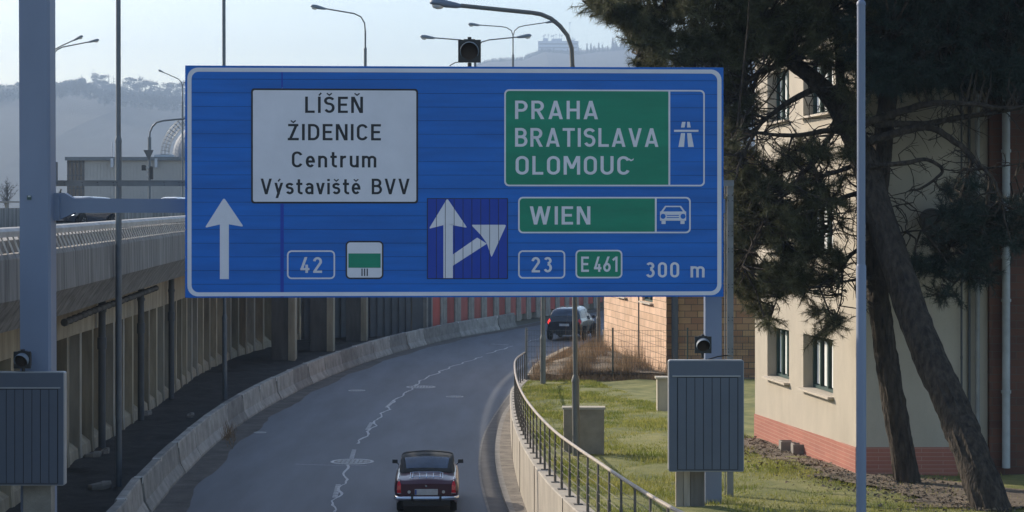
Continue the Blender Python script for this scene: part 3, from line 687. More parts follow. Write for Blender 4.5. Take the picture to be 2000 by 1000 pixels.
G['v'] = (.50, V_(.50, XH)); G['y'] = (.50, [dg(dgt(.5,XH),XH,.25,0), dg(.50-dgt(.5,XH),XH,.14,-.24)]); G['ý'] = (.50, G['y'][1]+acute(.26, .82))
G['i'] = (SW, [st((h_,0),(h_,XH)), st((h_,.84),(h_,.98))])
G['0'] = (.50, O_(.50, .2)); G['1'] = (.34, [st((.34-h_,0),(.34-h_,1)), st((.02,.76),(.34-h_,.95))])
G['2'] = (.50, [('s', arc(.25,1-h_-.21,.25-h_,.21,175,-25,12)+[(.10,h_+.05)], False), st((0.01,h_),(.50,h_))])
G['3'] = (.50, [('s', arc(.25,.76,.25-h_-.02,.24-h_,155,-90,12), False), ('s', arc(.25,.30,.25-h_,.30-h_,90,-155,12), False)])
G['4'] = (.52, [dg(.33,1,.10,.24), st((.02,.24),(.52,.24)), st((.37,.52),(.37,0))])
G['6'] = (.50, [('s', arc(.25,.30,.25-h_,.30-h_,0,360,20)[:-1], True), dg(.36,1,.12,.36)])
def strip2(pts, closed, sw):
    P = [Vector(p) for p in pts]; m = len(P); Lf = []; Rt = []
    for i in range(m):
        if closed: a, b = P[i-1], P[(i+1) % m]
        else: a, b = P[max(i-1, 0)], P[min(i+1, m-1)]
        d1 = (P[i]-a).normalized() if (P[i]-a).length > 1e-6 else (b-P[i]).normalized()
        d2 = (b-P[i]).normalized() if (b-P[i]).length > 1e-6 else d1
        n1 = Vector((-d1.y, d1.x)); n2 = Vector((-d2.y, d2.x)); q = (n1+n2).normalized(); k = sw/2/max(.45, q.dot(n1))
        Lf.append(P[i]+q*k); Rt.append(P[i]-q*k)
    return Lf, Rt
def text(s, x0, x1, ytop, ybase, m, dep, track=.17, space=.35):
    adv = 0; pos = []
    for ch in s:
        if ch == ' ': adv += space; continue
        pos.append((ch, adv)); adv += G[ch][0]+track
    adv -= track
    (ua, wa), (ub, wb) = spl(x0, ybase), spl(x1, ytop); sx = (ub-ua)/adv; sz = wb-wa; mb = MB(); 
    for ch, p0 in pos:
        for si, pc in enumerate(G[ch][1]):
            dd = dep+.0004*si
            fn = lambda x, z, d: sfn(ua+(p0+x)*sx, wa+z*sz, d*1.0)
            if pc[0] == 'p': mb.prism(pc[1], fn, dd)
            else:
                sw = pc[3] if len(pc) > 3 else SW; A, B = strip2(pc[1], pc[2], sw); n = len(A); v = [fn(*a, dd) for a in A]+[fn(*b, dd) for b in B]
                mb.add(v, [(i, (i+1) % n, n+(i+1) % n, n+i) for i in range(n if pc[2] else n-1)])
    o = on('lettering', mb, m); return o
text('LÍŠEŇ', 596, 709, 189, 220.5, 'black', .0072); text('ŽIDENICE', 562, 744, 242.5, 274, 'black', .0072)
text('Centrum', 570, 735, 296, 327, 'black', .0072); text('Výstaviště', 509, 704, 349, 379.5, 'black', .0072, .14); text('BVV', 726, 800, 349, 379.5, 'black', .0072, .14)
text('PRAHA', 1006, 1168, 197, 232.5, 'white', .0060); text('BRATISLAVA', 1006, 1286, 250.5, 286.5, 'white', .0060, .14)
text('OLOMOUC', 1007, 1230, 305, 341, 'white', .0060); text('WIEN', 1034, 1153, 403, 438.5, 'white', .0060)
text('42', 586, 629, 502, 533, 'white', .0045, .2); text('23', 1038, 1078, 502, 532, 'white', .0045, .2)
text('E 461', 1135, 1206, 501, 531, 'white', .0060, .12, .2); text('300 m', 1261, 1376, 512, 542, 'white', .0045, .18, .45)
# a scrap of torn film above the last letter
fill('lettering', 'white', pxpoly((1228,309),(1233,312),(1238,309),(1237,313),(1232,315),(1229,313)), .0062)
# gantry posts and arms
sy = .22
m_ = MB(); a = at(42,0,36.15); b = at(102,0,36.15)
m_.loft([[(a.x+.02*z, 35.92, zz), (b.x-.05+.02*z, 35.92, zz), (b.x-.01+.02*z, 35.97, zz), (b.x-.01+.02*z, 36.4, zz), (a.x+.02*z, 36.4, zz)] for z, zz in ((0, 13), (2.4, 0))], closed=True, cap=True)
obj('post', m_, 'steel', gt)
m_ = MB(); P = [(104,377),(126,377),(143,387.5),(365,388.5),(365,415.5),(145,415.5),(117,429),(104,429)]
pts = [at(x, y, 36.3) for x, y in P]; n = len(pts); m_.add([tuple(p) for p in pts]+[(p.x, p.y+.25, p.z) for p in pts], [tuple(range(n)), tuple(range(2*n-1, n-1, -1))]+[(i, i+n, (i+1) % n+n, (i+1) % n) for i in range(n)])
obj('arm', m_, 'steel', gt)
m_ = MB(); p = at(110,404,36.3); m_.box((p.x-.01, 36.4, p.z), (.16, .34, .5)); 
for dx in (-.06, .06):
    for dz in (-.2, .2): m_.box((p.x-.01+dx, 36.22, p.z+dz), (.025, .02, .025))
obj('flange', m_, 'steel', gt)
m_ = MB(); a = at(365,402,36.3); b = at(1415,402,36.9); m_.box(((a.x+b.x)/2, 36.75, a.z), (b.x-a.x, .22, .26), YA*.6); obj('arm', m_, 'steel', gt)
m_ = MB(); a = at(1378,0,36.75); b = at(1410,0,36.75); m_.box(((a.x+b.x)/2, 36.95, 3.9), (b.x-a.x, .32, 7.8)); obj('post', m_, 'steel', gt)
m_ = MB(); p = at(57,386,35.91); m_.box(p, (.075, .006, .075)); obj('sticker', m_, 'winframe', gt); m_ = MB(); p = at(57,383.5,35.905); m_.box(p, (.05, .004, .025)); obj('sticker', m_, 'plate', gt)

# rear galvanised frame behind the sign
ft = thing('galvanised_frame', (-8.2, 37.6, 0), 'thin galvanised steel frame standing behind the blue sign and its posts', 'frame')
m_ = MB(); a = at(100,357.5,37.6); b = at(1432,357.5,37.9); m_.box(((a.x+b.x)/2, 37.8, a.z), (b.x-a.x, .06, .11)); m_.box(((a.x+b.x)/2, 37.765, a.z+.045), (b.x-a.x, .012, .02)); obj('crossbar', m_, 'galv', ft)
m_ = MB()
for px in (125,160,190,221,228,320,349,356):
    p = at(px,355,37.75); m_.box((p.x, 37.765, a.z+.01), (.014, .008, .014)); m_.box((p.x+.01, 37.765, a.z-.035), (.014, .008, .012))
obj('bolt_hole', m_, 'gap', ft)
m_ = MB(); a = at(97.5,0,37.5); b = at(104,0,37.5); m_.box(((a.x+b.x)/2, 37.6, 6.2), (b.x-a.x+.01, .1, 12.4)); p = at(107,338,37.5); m_.box((p.x-.02, 37.6, p.z), (.09, .1, .42)); obj('post', m_, 'poledark', ft)
m_ = MB(); a = at(1421,0,37.9); b = at(1433,0,37.9); m_.box(((a.x+b.x)/2, 38.0, 3.9), (b.x-a.x, .12, 7.4)); m_.box((a.x-.035, 38.02, 3.9), (.018, .04, 7.3)); obj('post', m_, 'galv', ft)
m_ = MB()
for py in (382,392,452,460,486,492,556,562,620,626,682,688):
    for px in (1423.5,1430.5): p = at(px,py,37.9); m_.box((p.x, 37.936, p.z), (.012, .006, .02))
obj('bolt_hole', m_, 'gap', ft)

# ---------------------------------------------------------------- lamella signs with warning lights
def flasher(parent, px, py, d, s, lit=True):
    """square black backing, round lens under a hooded visor, facing the camera"""
    c = at(px, py, d); m_ = MB(); m_.box((c.x, c.y, c.z), (s, .05, s)); m_.box((c.x, c.y+.12, c.z), (s*.75, .2, s*.75))
    m_.box((c.x, c.y+.03, c.z+s*.56), (s*.16, .12, s*.12)); m_.box((c.x, c.y+.03, c.z+s*.48), (s*.5, .1, s*.1)); m_.tube([(c.x, c.y+.08, c.z-s*.5), (c.x, c.y+.08, c.z-s*.8)], s*.09, 8)
    wl_ = obj('warning_light', m_, 'blackplastic', parent)
    m_ = MB(); m_.lathe([(.001, -.05), (s*.2, -.045), (s*.38, -.026)], c, 24, 'y'); obj('lens', m_, 'lens', wl_, True)
    m_ = MB(); n = 22; A = []; B = []; Ci = []
    for k in range(n+1):
        an = R(-25+230*k/n); A.append((c.x+s*.42*math.cos(an), c.y-.026, c.z+s*.42*math.sin(an)))
        L_ = .05+.17*max(0, math.sin(R(180*k/n))); B.append((c.x+s*.41*math.cos(an), c.y-.026-L_, c.z+s*.41*math.sin(an)-.02)); Ci.append((c.x+s*.38*math.cos(an), c.y-.026-L_, c.z+s*.38*math.sin(an)-.02))
    m_.loft([A, B, Ci]); obj('visor', m_, 'lampbody', wl_, True)
def lamella(x0, x1, y0, y1, d, label, nl, ftx, fty):
    a = at(x0, y0, d); b = at(x1, y1, d); w = b.x-a.x; hz = a.z-b.z; cx = (a.x+b.x)/2; cz = (a.z+b.z)/2
    t = thing('changeable_sign', (cx, d, b.z), label, 'changeable sign', 'lamella signs beside the road')
    r = .035; P = []
    for qx, qz, s in ((w/2-r, hz/2-r, 0), (-w/2+r, hz/2-r, 90), (-w/2+r, -hz/2+r, 180), (w/2-r, -hz/2+r, 270)):
        for k in range(5): an = R(s+90*k/4); P.append((qx+r*math.cos(an), qz+r*math.sin(an)))
    fn = lambda u, w_, dd: Vector((cx+u, d+.22-dd, cz+w_)); m_ = MB(); m_.prism(P, fn, .19); obj('case', m_, 'prismrim', t)
    m_ = MB(); e = .018; m_.box((cx, d+.02, cz), (w-2*e, .03, hz-2*e)); obj('face', m_, 'prism', t)
    px_ = d/F; zt = a.z-31*px_
    m_ = MB(); m_.box((cx, d-.005, zt), (w-.16*w*.6, .03, .022)); obj('drip_rail', m_, 'prismrim', t)
    lx0 = a.x+.12*w; lx1 = b.x-.085*w; zt2 = zt-.03; zb = b.z+.05; lwid = (lx1-lx0)/nl
    m_ = MB(); m_.box(((lx0+lx1)/2, d+.003, (zt2+zb)/2), (lx1-lx0+.016, .006, zt2-zb+.016)); obj('lamella_recess', m_, 'gap', t)
    for k in range(nl):
        m_ = MB(); m_.box((lx0+lwid*(k+.5), d-.002, (zt2+zb)/2), (lwid-.011, .012, zt2-zb)); obj('lamella', m_, 'prism', t)
    flasher(t, ftx, fty, d+.1, .30)
    return t
lt = lamella(-22, 125, 726.5, 949, 35.4, 'grey lamella sign with black warning light below the left gantry post', 7, 43.5, 703)
lt2 = lamella(1306, 1453.5, 703.5, 922, 35.6, 'grey lamella sign with black warning light above the sunny lawn', 7, 1373, 673.5)
m_ = MB(); m_.tube([at(1383,702,35.9), at(1400,697,35.9), at(1420,694,36.3), at(1430,696,37.4)], .012, 6); obj('cable', m_, 'blackplastic', lt2)
# flasher on top of the big sign
tp = thing('warning_beacon', tuple(at(917,128,36.1)), 'square black warning light standing on the top edge of the blue sign', 'warning light')
flasher(tp, 917, 100, 36.0, .41)
# posts under the panels
m_ = MB(); a = at(50,960,35.8); m_.box((at(75,0,35.95).x, 36.0, 1.1), (.50, .3, 2.2)); pl = obj('lower_post', m_, 'concrete', gt)
m_ = MB()
for xa, xb, mm in ((1320.5,1334,0), (1335,1348,0)):
    a = at(xa,0,35.95); b = at(xb,0,35.95); m_.box(((a.x+b.x)/2, 36.03, 1.6), (b.x-a.x, .16, 1.9))
ct = thing('concrete_pillar', tuple(at(1348,1178,36)), 'weathered concrete pillar under the lamella sign by the lawn', 'pillar')
obj('front_board', m_, mat('weathered_board', (.30,.265,.225), .9, var=.25, vscale=2, stretch=(4,4,.5)), ct)
m_ = MB(); a = at(1348.5,0,36); b = at(1376,0,36); m_.box(((a.x+b.x)/2, 36.1, 1.6), (b.x-a.x, .3, 1.9)); obj('core', m_, mat('brown_concrete', (.14,.125,.11), .9, var=.25, vscale=2, stretch=(4,4,.5)), ct)

# ---------------------------------------------------------------- lamp posts
def lamp_head(parent, tip, root, s=.72):
    """tip: outer end, root: where the arm enters"""
    tip = Vector(tip); root = Vector(root); ax = (tip-root).normalized(); up = Vector((0,0,1)); sd = ax.cross(up).normalized(); up = sd.cross(ax).normalized()
    m_ = MB(); rings = []
    for f, w, h1, h2 in ((0,.05,.035,.05),(.15,.075,.06,.075),(.5,.11,.10,.085),(.62,.15,.115,.07),(.85,.15,.11,.05),(.96,.10,.075,.04),(1,.03,.02,.02)):
        c = root+ax*s*f; rings.append([tuple(c+sd*w*s*1.2*math.cos(a)+up*(h1 if math.sin(a) > 0 else h2)*s*1.3*math.sin(a)) for a in np.linspace(0, 6.283, 13)[:-1]])
    m_.loft(rings, closed=True, cap=True); hd = obj('lamp_head', m_, 'lampbody', parent, True)
    m_ = MB(); rings = []; c = root+ax*s*.74-up*s*.06
    for f, dz in ((1,0),(.95,-.05),(.7,-.1),(.2,-.12)): rings.append([tuple(c+ax*s*.19*f*math.cos(a)+sd*s*.13*f*math.sin(a)+up*s*dz) for a in np.linspace(0, 6.283, 15)[:-1]])
    m_.loft(rings, closed=True, cap=True); obj('lamp_glass', m_, 'lampglass', hd, True)
def lamp_post(base, shaft, step, r0, r1, arms, label, group=None, m='pole', hs=.72, arm_r=None, name='street_lamp'):
    t = thing(name, tuple(base), label, 'lamp post' if arms or name == 'street_lamp' else 'pole', group)
    pts = [Vector(p) for p in shaft]; m_ = MB(); zs = step
    bx, by = base[0], base[1]
    low = Vector((bx+(pts[-1].x-bx)*(zs-base[2])/(pts[-1].z-base[2]), by, zs))
    m_.tube([tuple(base), tuple(low)], r0, 12); m_.tube([tuple(low-Vector((0,0,.05))), tuple(low), tuple(low+Vector((0,0,.12)))], [r0*1.12, r0*1.12, r1], 12)
    obj('lower_shaft', m_, m, t, True)
    m_ = MB(); m_.tube([tuple(low)]+[tuple(p) for p in pts], r1, 10); obj('upper_shaft', m_, m, t, True)
    for arm in arms:
        P = [Vector(p) for p in arm['pts']]; m_ = MB(); m_.tube([tuple(p) for p in P], arm_r or r1*.8, 8); obj('arm', m_, m, t, True)
        dirn = (P[-1]-P[-2]).normalized(); lamp_head(t, P[-1]+dirn*hs, P[-1]-dirn*.02, hs)
    return t
def A_(d, *P, dd=0): return [at(x, y, d+dd*i) for i, (x, y) in enumerate(P)]
# big near lamp
b = at(1125.5,0,45.5); b.z = gz(45.5)
lamp_post(b, [at(1118,128,45.5)], at(0,742,45.5).z, .085, .056, [dict(pts=A_(45.5,(1118,131),(1116.5,94),(1108,69),(1093,50),(1076,36),(1057,28),(1040,25),(900,11)))], 'tall lamp post on the lawn whose long arm reaches over the blue sign', hs=.73, arm_r=.05, m='pole')
b = at(1060.5,0,72.5); b.z = gz(72.5)
lamp_post(b, [at(1061,200,72.5)], at(0,661,72.5).z, .10, .075, [dict(pts=A_(72.5,(1061,200),(1058,180),(1050,168),(1000,160)))], 'lamp post behind the fence post at the end of the railing')
b = at(1169,0,95); b.z = .4
lamp_post(b, [at(1169,262,95)], at(0,622,95).z, .10, .075, [dict(pts=A_(95,(1169,262),(1167,246),(1160,238),(1120,232)))], 'lamp post beside the brick building and the dry bushes')
# left strip
b = at(232,0,51.5); b.z = 0
lamp_post(b, [at(231,-90,51.5)], at(0,275,51.5).z, .082, .062, [dict(pts=A_(51.5,(231,-90),(236,-130),(255,-150),(430,-165)))], 'tall dark lamp post in the dirt strip nearest the left gantry post', m='poledark')
b = at(439,0,75.8); b.z = 0
lamp_post(b, [at(437,-70,75.8)], at(0,620,75.8).z, .095, .066, [dict(pts=A_(75.8,(437,-70),(441,-95),(455,-106),(570,-116)))], 'tall lamp post in the dirt strip rising behind the blue sign', m='poledark')
# viaduct lamps
def vl(px, d, ytop, ystep, arms, label, hs=.9, r0=.085, r1=.05, zb=None):
    b = at(px,0,d); b.z = deckz(d)-.02 if zb is None else zb
    return lamp_post(b, [at(px,ytop,d)], at(0,ystep,d).z, r0, r1, [dict(pts=A_(d,*P)) for P in arms], label, 'lamp posts on the elevated road', 'poledark', hs)
vl(713.5, 115, 60, 96, [[(713.5,62),(712,45),(705,33),(692,26.5),(636,17)]], 'single armed lamp post seen above the white place name board')
vl(928, 128, 105, 118, [[(928,108),(925,95),(915,84),(900,78),(849,74)], [(928,108),(932,92),(941,82),(955,78),(1010,72.5)]], 'two armed lamp post half hidden by the warning light on the sign', hs=.95)
vl(1002, 160, 68, 108, [[(1002,70),(999,60),(990,54),(980,52),(937,49)], [(1002,70),(1005,60),(1013,53),(1025,50),(1066,44)]], 'two armed lamp post right of the warning light, in front of the far tower block', hs=.95)
vl(104, 130, 100, 240, [[(104,104),(108,96),(118,90.5),(143,79)], [(104,106),(112,97),(122,92),(173,82)]], 'two armed lamp post beside the left gantry post', hs=.72, zb=0)
vl(356.5, 180, 165, 200, [[(356.5,168),(354,160),(348,154),(321,142)], [(356.5,168),(359,162),(366,156),(390,145)]], 'slim lamp post at the left edge of the blue sign', hs=.62, zb=6.4)
vl(273, 255, 345, 352, [[(273,347),(271,340),(264,337),(258,336)], [(273,347),(277,340),(285,337),(300,335)]], 'small white lamp post in front of the grey hall, left of the traffic light mast', hs=.5, zb=6.4)
vl(334, 255, 373, 378, [[(334,375),(331,370),(322,366)], [(334,375),(337,370),(346,366)]], 'smallest two armed lamp post in front of the grey hall, right of the mast', hs=.4, zb=6.4)
# cable arc left of beacon
m_ = MB(); m_.tube(A_(36.4,(878,129),(882,126),(889,122.5),(897,121)), .009, 6); o = obj('beacon_cable', m_, 'blackplastic', tp)

# plain capped pole on the right
b = at(1682,0,30); t = thing('steel_pole', (b.x, b.y, gz(30)), 'thick bluish steel pole with domed cap in front of the beige building', 'pole')
zt = at(0,10,30).z; zs = at(0,520,30).z; m_ = MB(); m_.tube([(b.x, b.y, gz(30)), (b.x, b.y, zs), (b.x, b.y, zs+.03)], [.076, .076, .063], 20); obj('lower_shaft', m_, 'steel', t, True)
m_ = MB(); m_.tube([(b.x, b.y, zs+.02), (b.x, b.y, zt)], .063, 20); obj('upper_shaft', m_, 'steel', t, True)
m_ = MB(); m_.lathe([(.07,0),(.07,.02),(.062,.05),(.035,.08),(.012,.09),(.012,.12)], (b.x, b.y, zt), 18); obj('cap', m_, 'steel', t, True)

# traffic light mast and yield sign (seen from behind)
b = at(292,0,150); t = thing('traffic_light_mast', (b.x, b.y, 6.4), 'curved mast with black traffic lights and a triangular sign seen from behind', 'traffic light')
m_ = MB(); m_.tube([(b.x, b.y, 6.4), tuple(at(292,285,150))], .10, 10); m_.tube([tuple(at(292,300,150)), tuple(at(292,268,150))], .13, 10)
m_.tube(A_(150,(292,270),(293,258),(298,247),(306,239),(320,235.5),(370,231)), .07, 8); obj('mast', m_, 'poledark', t, True)
m_ = MB(); P = [at(280,293,149.7), at(300,293,149.7), at(290.5,314,149.7)]; m_.add([tuple(p) for p in P]+[(p.x, p.y+.03, p.z) for p in P], [(0,1,2),(5,4,3),(0,3,4,1),(1,4,5,2),(2,5,3,0)]); obj('triangular_sign', m_, 'greypanel', t)
for (px, py, w, hh) in ((281,328,.30,.38), (296,338,.22,.95)):
    p = at(px,py,149.6); m_ = MB(); m_.box(p, (w, .25, hh)); m_.box((p.x, p.y-.1, p.z+hh*.5), (w*.6, .2, .05)); obj('traffic_light', m_, 'blackplastic', t)
for py in (328,336,345):
    p = at(287.5,py,149.6); m_ = MB(); m_.lathe([(.1,-.1),(.12,.05)], p, 10, 'y'); obj('visor', m_, 'prismrim', t)

# ---------------------------------------------------------------- beige building
U1 = Vector((-.1223,.9925)); N1 = Vector((-.9925,-.1223)); CB = Vector((7.19,41.7))
def wall_holes(o2, U, N, w, z0, z1, holes, thick):
    us = sorted({0, w}|{h[0] for h in holes}|{h[1] for h in holes}); zs = sorted({z0, z1}|{h[2] for h in holes}|{h[3] for h in holes}); m_ = MB()
    P = lambda u, z, d: (o2.x+U.x*u-N.x*d, o2.y+U.y*u-N.y*d, z)
    for i in range(len(us)-1):
        for j in range(len(zs)-1):
            cu, cz = (us[i]+us[i+1])/2, (zs[j]+zs[j+1])/2
            if any(h[0] < cu < h[1] and h[2] < cz < h[3] for h in holes): continue
            m_.add([P(us[i],zs[j],0),P(us[i+1],zs[j],0),P(us[i+1],zs[j+1],0),P(us[i],zs[j+1],0)], [(0,1,2,3)])
    for a, b, c, d in holes:
        m_.add([P(a,c,0),P(b,c,0),P(b,d,0),P(a,d,0),P(a,c,thick),P(b,c,thick),P(b,d,thick),P(a,d,thick)], [(0,4,5,1),(1,5,6,2),(2,6,7,3),(3,7,4,0)])
    return m_, P
bt = thing('beige_building', (7.2, 41.7, 1.4), 'beige plastered building with green window frames and red plinth behind the pines', 'building')
holes = []
for k in range(4):
    for (a, b) in ((1.72,4.15), (5.40,7.45)): holes.append((a, b, 3.05+3.1*k, 4.28+3.1*k))
m_, P1 = wall_holes(CB, U1, N1, 8.7, 1.2, 17, holes, .32); obj('wall', m_, 'plaster', bt)
WR = 2.75; m_ = MB(); m_.add([(CB.x, CB.y, 1.2), (CB.x+WR, CB.y+.03, 1.2), (CB.x+WR, CB.y+.03, 17), (CB.x, CB.y, 17)], [(0,1,2,3)]); e = P1(8.7, 0, 0); m_.add([(e[0], e[1], 1), (e[0]+9, e[1]+.5, 1), (e[0]+9, e[1]+.5, 17), (e[0], e[1], 17)], [(0,1,2,3)])
m_.add([(CB.x, CB.y, 17), (CB.x+WR+7, CB.y, 17), (e[0]+9, e[1], 17), (e[0], e[1], 17)], [(0,1,2,3)]); obj('wall', m_, 'plaster', bt)
# plinth
zp = 2.15; m_ = MB(); m_.add([P1(-.02,1.0,-.02), P1(8.72,1.0,-.02), P1(8.72,zp-.16,-.02), P1(-.02,zp,-.02), P1(-.02,zp,.01), P1(8.72,zp-.16,.01)], [(0,1,2,3),(3,2,5,4)]); obj('plinth', m_, 'plinth', bt)
m_ = MB(); m_.add([(CB.x-.02, CB.y-.02, 1), (CB.x+WR, CB.y-.0, 1), (CB.x+WR, CB.y-.0, zp), (CB.x-.02, CB.y-.02, zp), (CB.x-.02, CB.y+.01, zp), (CB.x+WR, CB.y+.04, zp)], [(0,1,2,3),(3,2,5,4)]); obj('plinth', m_, 'plinth_face', bt)
angw = math.atan2(U1.y, U1.x)
def wbox(m_, u, z, d, du, dz, dd): p = P1(u, z, d); m_.box(p, (du, dd, dz), angw)
for (a, b, c, d) in holes:
    m_ = MB(); wn_ = MB()
    for u in (a+.035, b-.035): wbox(m_, u, (c+d)/2, .27, .07, d-c, .08)
    for z in (c+.04, d-.035): wbox(m_, (a+b)/2, z, .272, b-a-.14, .07, .08)
    for k in (1, 2, 3): wbox(m_, a+(b-a)*k/4, (c+d)/2, .262, .09, d-c-.14, .07)
    wo = obj('window', m_, 'winframe', bt)
    m_ = MB(); wbox(m_, (a+b)/2, (c+d)/2, .30, b-a-.02, d-c-.02, .01); obj('pane', m_, 'glass', wo)
    m_ = MB()
    for k in range(4):
        x = a+(b-a)*(k+.5)/4; wbox(m_, x+.0, (c+d)/2, .288, (b-a)*.12, d-c-.2, .006)
    obj('curtain', m_, 'curtain', wo)
    m_ = MB(); wbox(m_, (a+b)/2, c-.03, -.04, b-a+.12, .05, .2); wbox(m_, (a+b)/2, c-.012, .16, b-a-.01, .02, .24); obj('sill', m_, 'sill', wo)
# brick wing, pipes, round vent on the shaded side
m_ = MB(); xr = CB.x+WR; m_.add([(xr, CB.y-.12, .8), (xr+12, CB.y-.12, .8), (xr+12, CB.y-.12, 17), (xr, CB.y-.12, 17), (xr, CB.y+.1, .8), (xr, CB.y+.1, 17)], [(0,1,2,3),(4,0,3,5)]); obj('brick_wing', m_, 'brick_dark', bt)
def pipe(px, d, r, m, z0, z1, cl=()):
    X = (px-1000)/F*d; m_ = MB(); m_.tube([(X, d, z0), (X, d, z1)], r, 12)
    for z in cl: m_.tube([(X, d, z), (X, d, z+.06)], r*1.25, 12)
    return obj('downpipe', m_, m, bt, True)
pipe(1965, 41.45, .085, mat('white_pipe', (.36,.38,.39), .5, var=.15, vscale=4), 1.75, 16.5, (3.3,5.2,6.1,8.3))
pipe(1909, 41.6, .05, mat('grey_pipe', (.26,.26,.25), .6, var=.15), 1.9, 16, (4.0,7.0)); pipe(1878, 41.62, .022, M['greypanel'], 2.0, 16, (3.2,4.0,5.1)); pipe(1893, 41.66, .03, M['greypanel'], 2.0, 16)
c_ = at(1820,430,41.55); m_ = MB(); m_.lathe([(.25,.12),(.25,-.02),(.22,-.04),(.21,.02),(.05,.0)], c_, 28, 'y'); obj('round_vent', m_, M['darkwall'], bt, True)

# tan brick building
bb = thing('brick_building', (6, 78, .6), 'tan brick building behind the mesh fence at the bend of the road', 'building')
CK = Vector((6.0,78.0)); P2 = lambda u, z, d: (CK.x+U1.x*u-N1.x*d, CK.y+U1.y*u-N1.y*d, z)
m_, _ = wall_holes(CK, U1, N1, 14.3, 0, 9.5, [(2.6,4.9,3.45,4.7),(8.4,10.4,3.45,4.7),(2.6,4.9,6.6,7.8),(8.4,10.4,6.6,7.8)], .2); obj('wall', m_, 'brick', bb)
m_ = MB(); m_.add([(CK.x, CK.y, 0), (CK.x+9, CK.y, 0), (CK.x+9, CK.y, 9.5), (CK.x, CK.y, 9.5)], [(0,1,2,3)]); e = P2(14.3,0,0); m_.add([(e[0],e[1],0),(e[0]+9,e[1],0),(e[0]+9,e[1],9.5),(e[0],e[1],9.5)], [(0,1,2,3)])
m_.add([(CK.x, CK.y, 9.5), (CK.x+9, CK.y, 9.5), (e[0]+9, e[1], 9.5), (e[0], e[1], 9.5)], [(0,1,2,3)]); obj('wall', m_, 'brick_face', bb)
for (a, b, c, d) in ((2.6,4.9,3.45,4.7),(8.4,10.4,3.45,4.7),(2.6,4.9,6.6,7.8),(8.4,10.4,6.6,7.8)):
    m_ = MB(); 
    for u in (a+.04, (a+b)/2, b-.04): p = P2(u,(c+d)/2,.14); m_.box(p, (.08, .06, d-c), angw)
    for z in (c+.04, d-.04): p = P2((a+b)/2,z,.141); m_.box(p, (b-a-.16, .06, .08), angw)
    wo = obj('window', m_, 'winframe', bb); m_ = MB(); m_.box(P2((a+b)/2,(c+d)/2,.18), (b-a-.02, .01, d-c-.02), angw); obj('pane', m_, 'glass', wo)
    m_ = MB(); m_.box(P2((a+b)/2,c-.04,-.05), (b-a+.2, .2, .06), angw); obj('sill', m_, 'sill', wo)
m_ = MB(); X = (1318-1000)/F*77.85; m_.tube([(X, 77.85, .9), (X, 77.85, 9.3)], .13, 12); m_.tube([(X, 77.85, .9), (X-.1, 77.7, .72)], .12, 12); obj('downpipe', m_, 'greypanel', bb, True)
m_ = MB(); m_.box(P2(-.03,4.7,-.006), (.34,.02,9.4), angw); 
o = obj('pilaster', m_, M['brick'], bb)
m_ = MB(); p = P2(5.55, 4.5, -.03); m_.tube([(p[0],p[1],.4),(p[0],p[1],9.4)], .025, 6); obj('cable', m_, 'greypanel', bb)

# scrub bank, low wall, gate pillar
sb = MB(); rings = []
for t in np.linspace(0, 1, 16):
    y_ = 75.8+20.5*t; xl = 1.05+.13*(y_-80)+.15 if y_ > 80 else .75; xr = 6.0-.123*(y_-78)+.1 if y_ > 78 else 6.4
    zc = .78+.55*math.sin(min(1, t*1.4)*math.pi)
    rings.append([(xl+(xr-xl)*k/10, y_, max(.05, .62*(1-t)+.15+(zc-.5)*math.sin(k/10*math.pi)**.7+rnd.uniform(-.05, .08))) for k in range(11)])
struct('scrub_bank', sb.loft(rings), mat('scrub_soil', (.16,.125,.085), .95, var=.45, vscale=2, bump=1, bscale=10, fine=.3), True)
n = 26000; tt = npr.random(n)**1.4; yy = 75.7+19.7*tt**1.15; xl = np.where(yy > 80, 1.2+.13*(yy-80), .8); xr = np.where(yy > 78, 6.0-.123*(yy-78), 6.4); kk = npr.random(n); xx = xl+(xr-xl)*kk
zz = .62*(1-tt)+.15+(.55*np.sin(np.minimum(1, tt*1.4)*np.pi)+.28)*np.sin(kk*np.pi)**.7-.08; hh = npr.gamma(2, .13, n)*np.clip(.15+1.4*(np.sin(xx*2.3+yy*1.1)*np.sin(yy*1.7-xx)+.35), .12, 2); a = npr.uniform(0, 6.28, n); w = npr.uniform(.006, .014, n); lx, ly = npr.normal(0, .14, n), npr.normal(0, .14, n)
fr_ = np.arange(n) < 5000; xx[fr_] = npr.uniform(.75, 6.6, 5000); yy[fr_] = npr.uniform(75.0, 76.4, 5000); zz[fr_] = .72; hh[fr_] = npr.uniform(.1, .38, 5000)
V = np.stack([np.stack([xx-w*np.cos(a), yy-w*np.sin(a), zz], 1), np.stack([xx+w*np.cos(a), yy+w*np.sin(a), zz], 1), np.stack([xx+lx, yy+ly, zz+hh], 1)], 1).reshape(-1, 3)
tag(tri_mesh('dry_scrub', V, 'drybrush'), 'tangled brown dry scrub on the bank behind the mesh fence', 'scrub', kind='stuff')
t = thing('low_wall', (.85, 81, 0), 'low weathered concrete wall end between the road and the scrub bank', 'wall'); m_ = MB()
pts = [(.72,80.2,.55),(.95,81.2,.85),(1.3,83.5,.95),(1.9,87.5,.95),(2.5,92,.9),(2.75,94,.4)]
m_.loft([[(x-.12, y, 0), (x-.12, y, z), (x-.05, y, z+.03), (x+.18, y, z+.03), (x+.2, y, z), (x+.2, y, 0)] for x, y, z in pts], cap=True); obj('wall', m_, mat('weathered_wall', (.30,.26,.20), .95, var=.35, vscale=2.5, bump=.6), t)
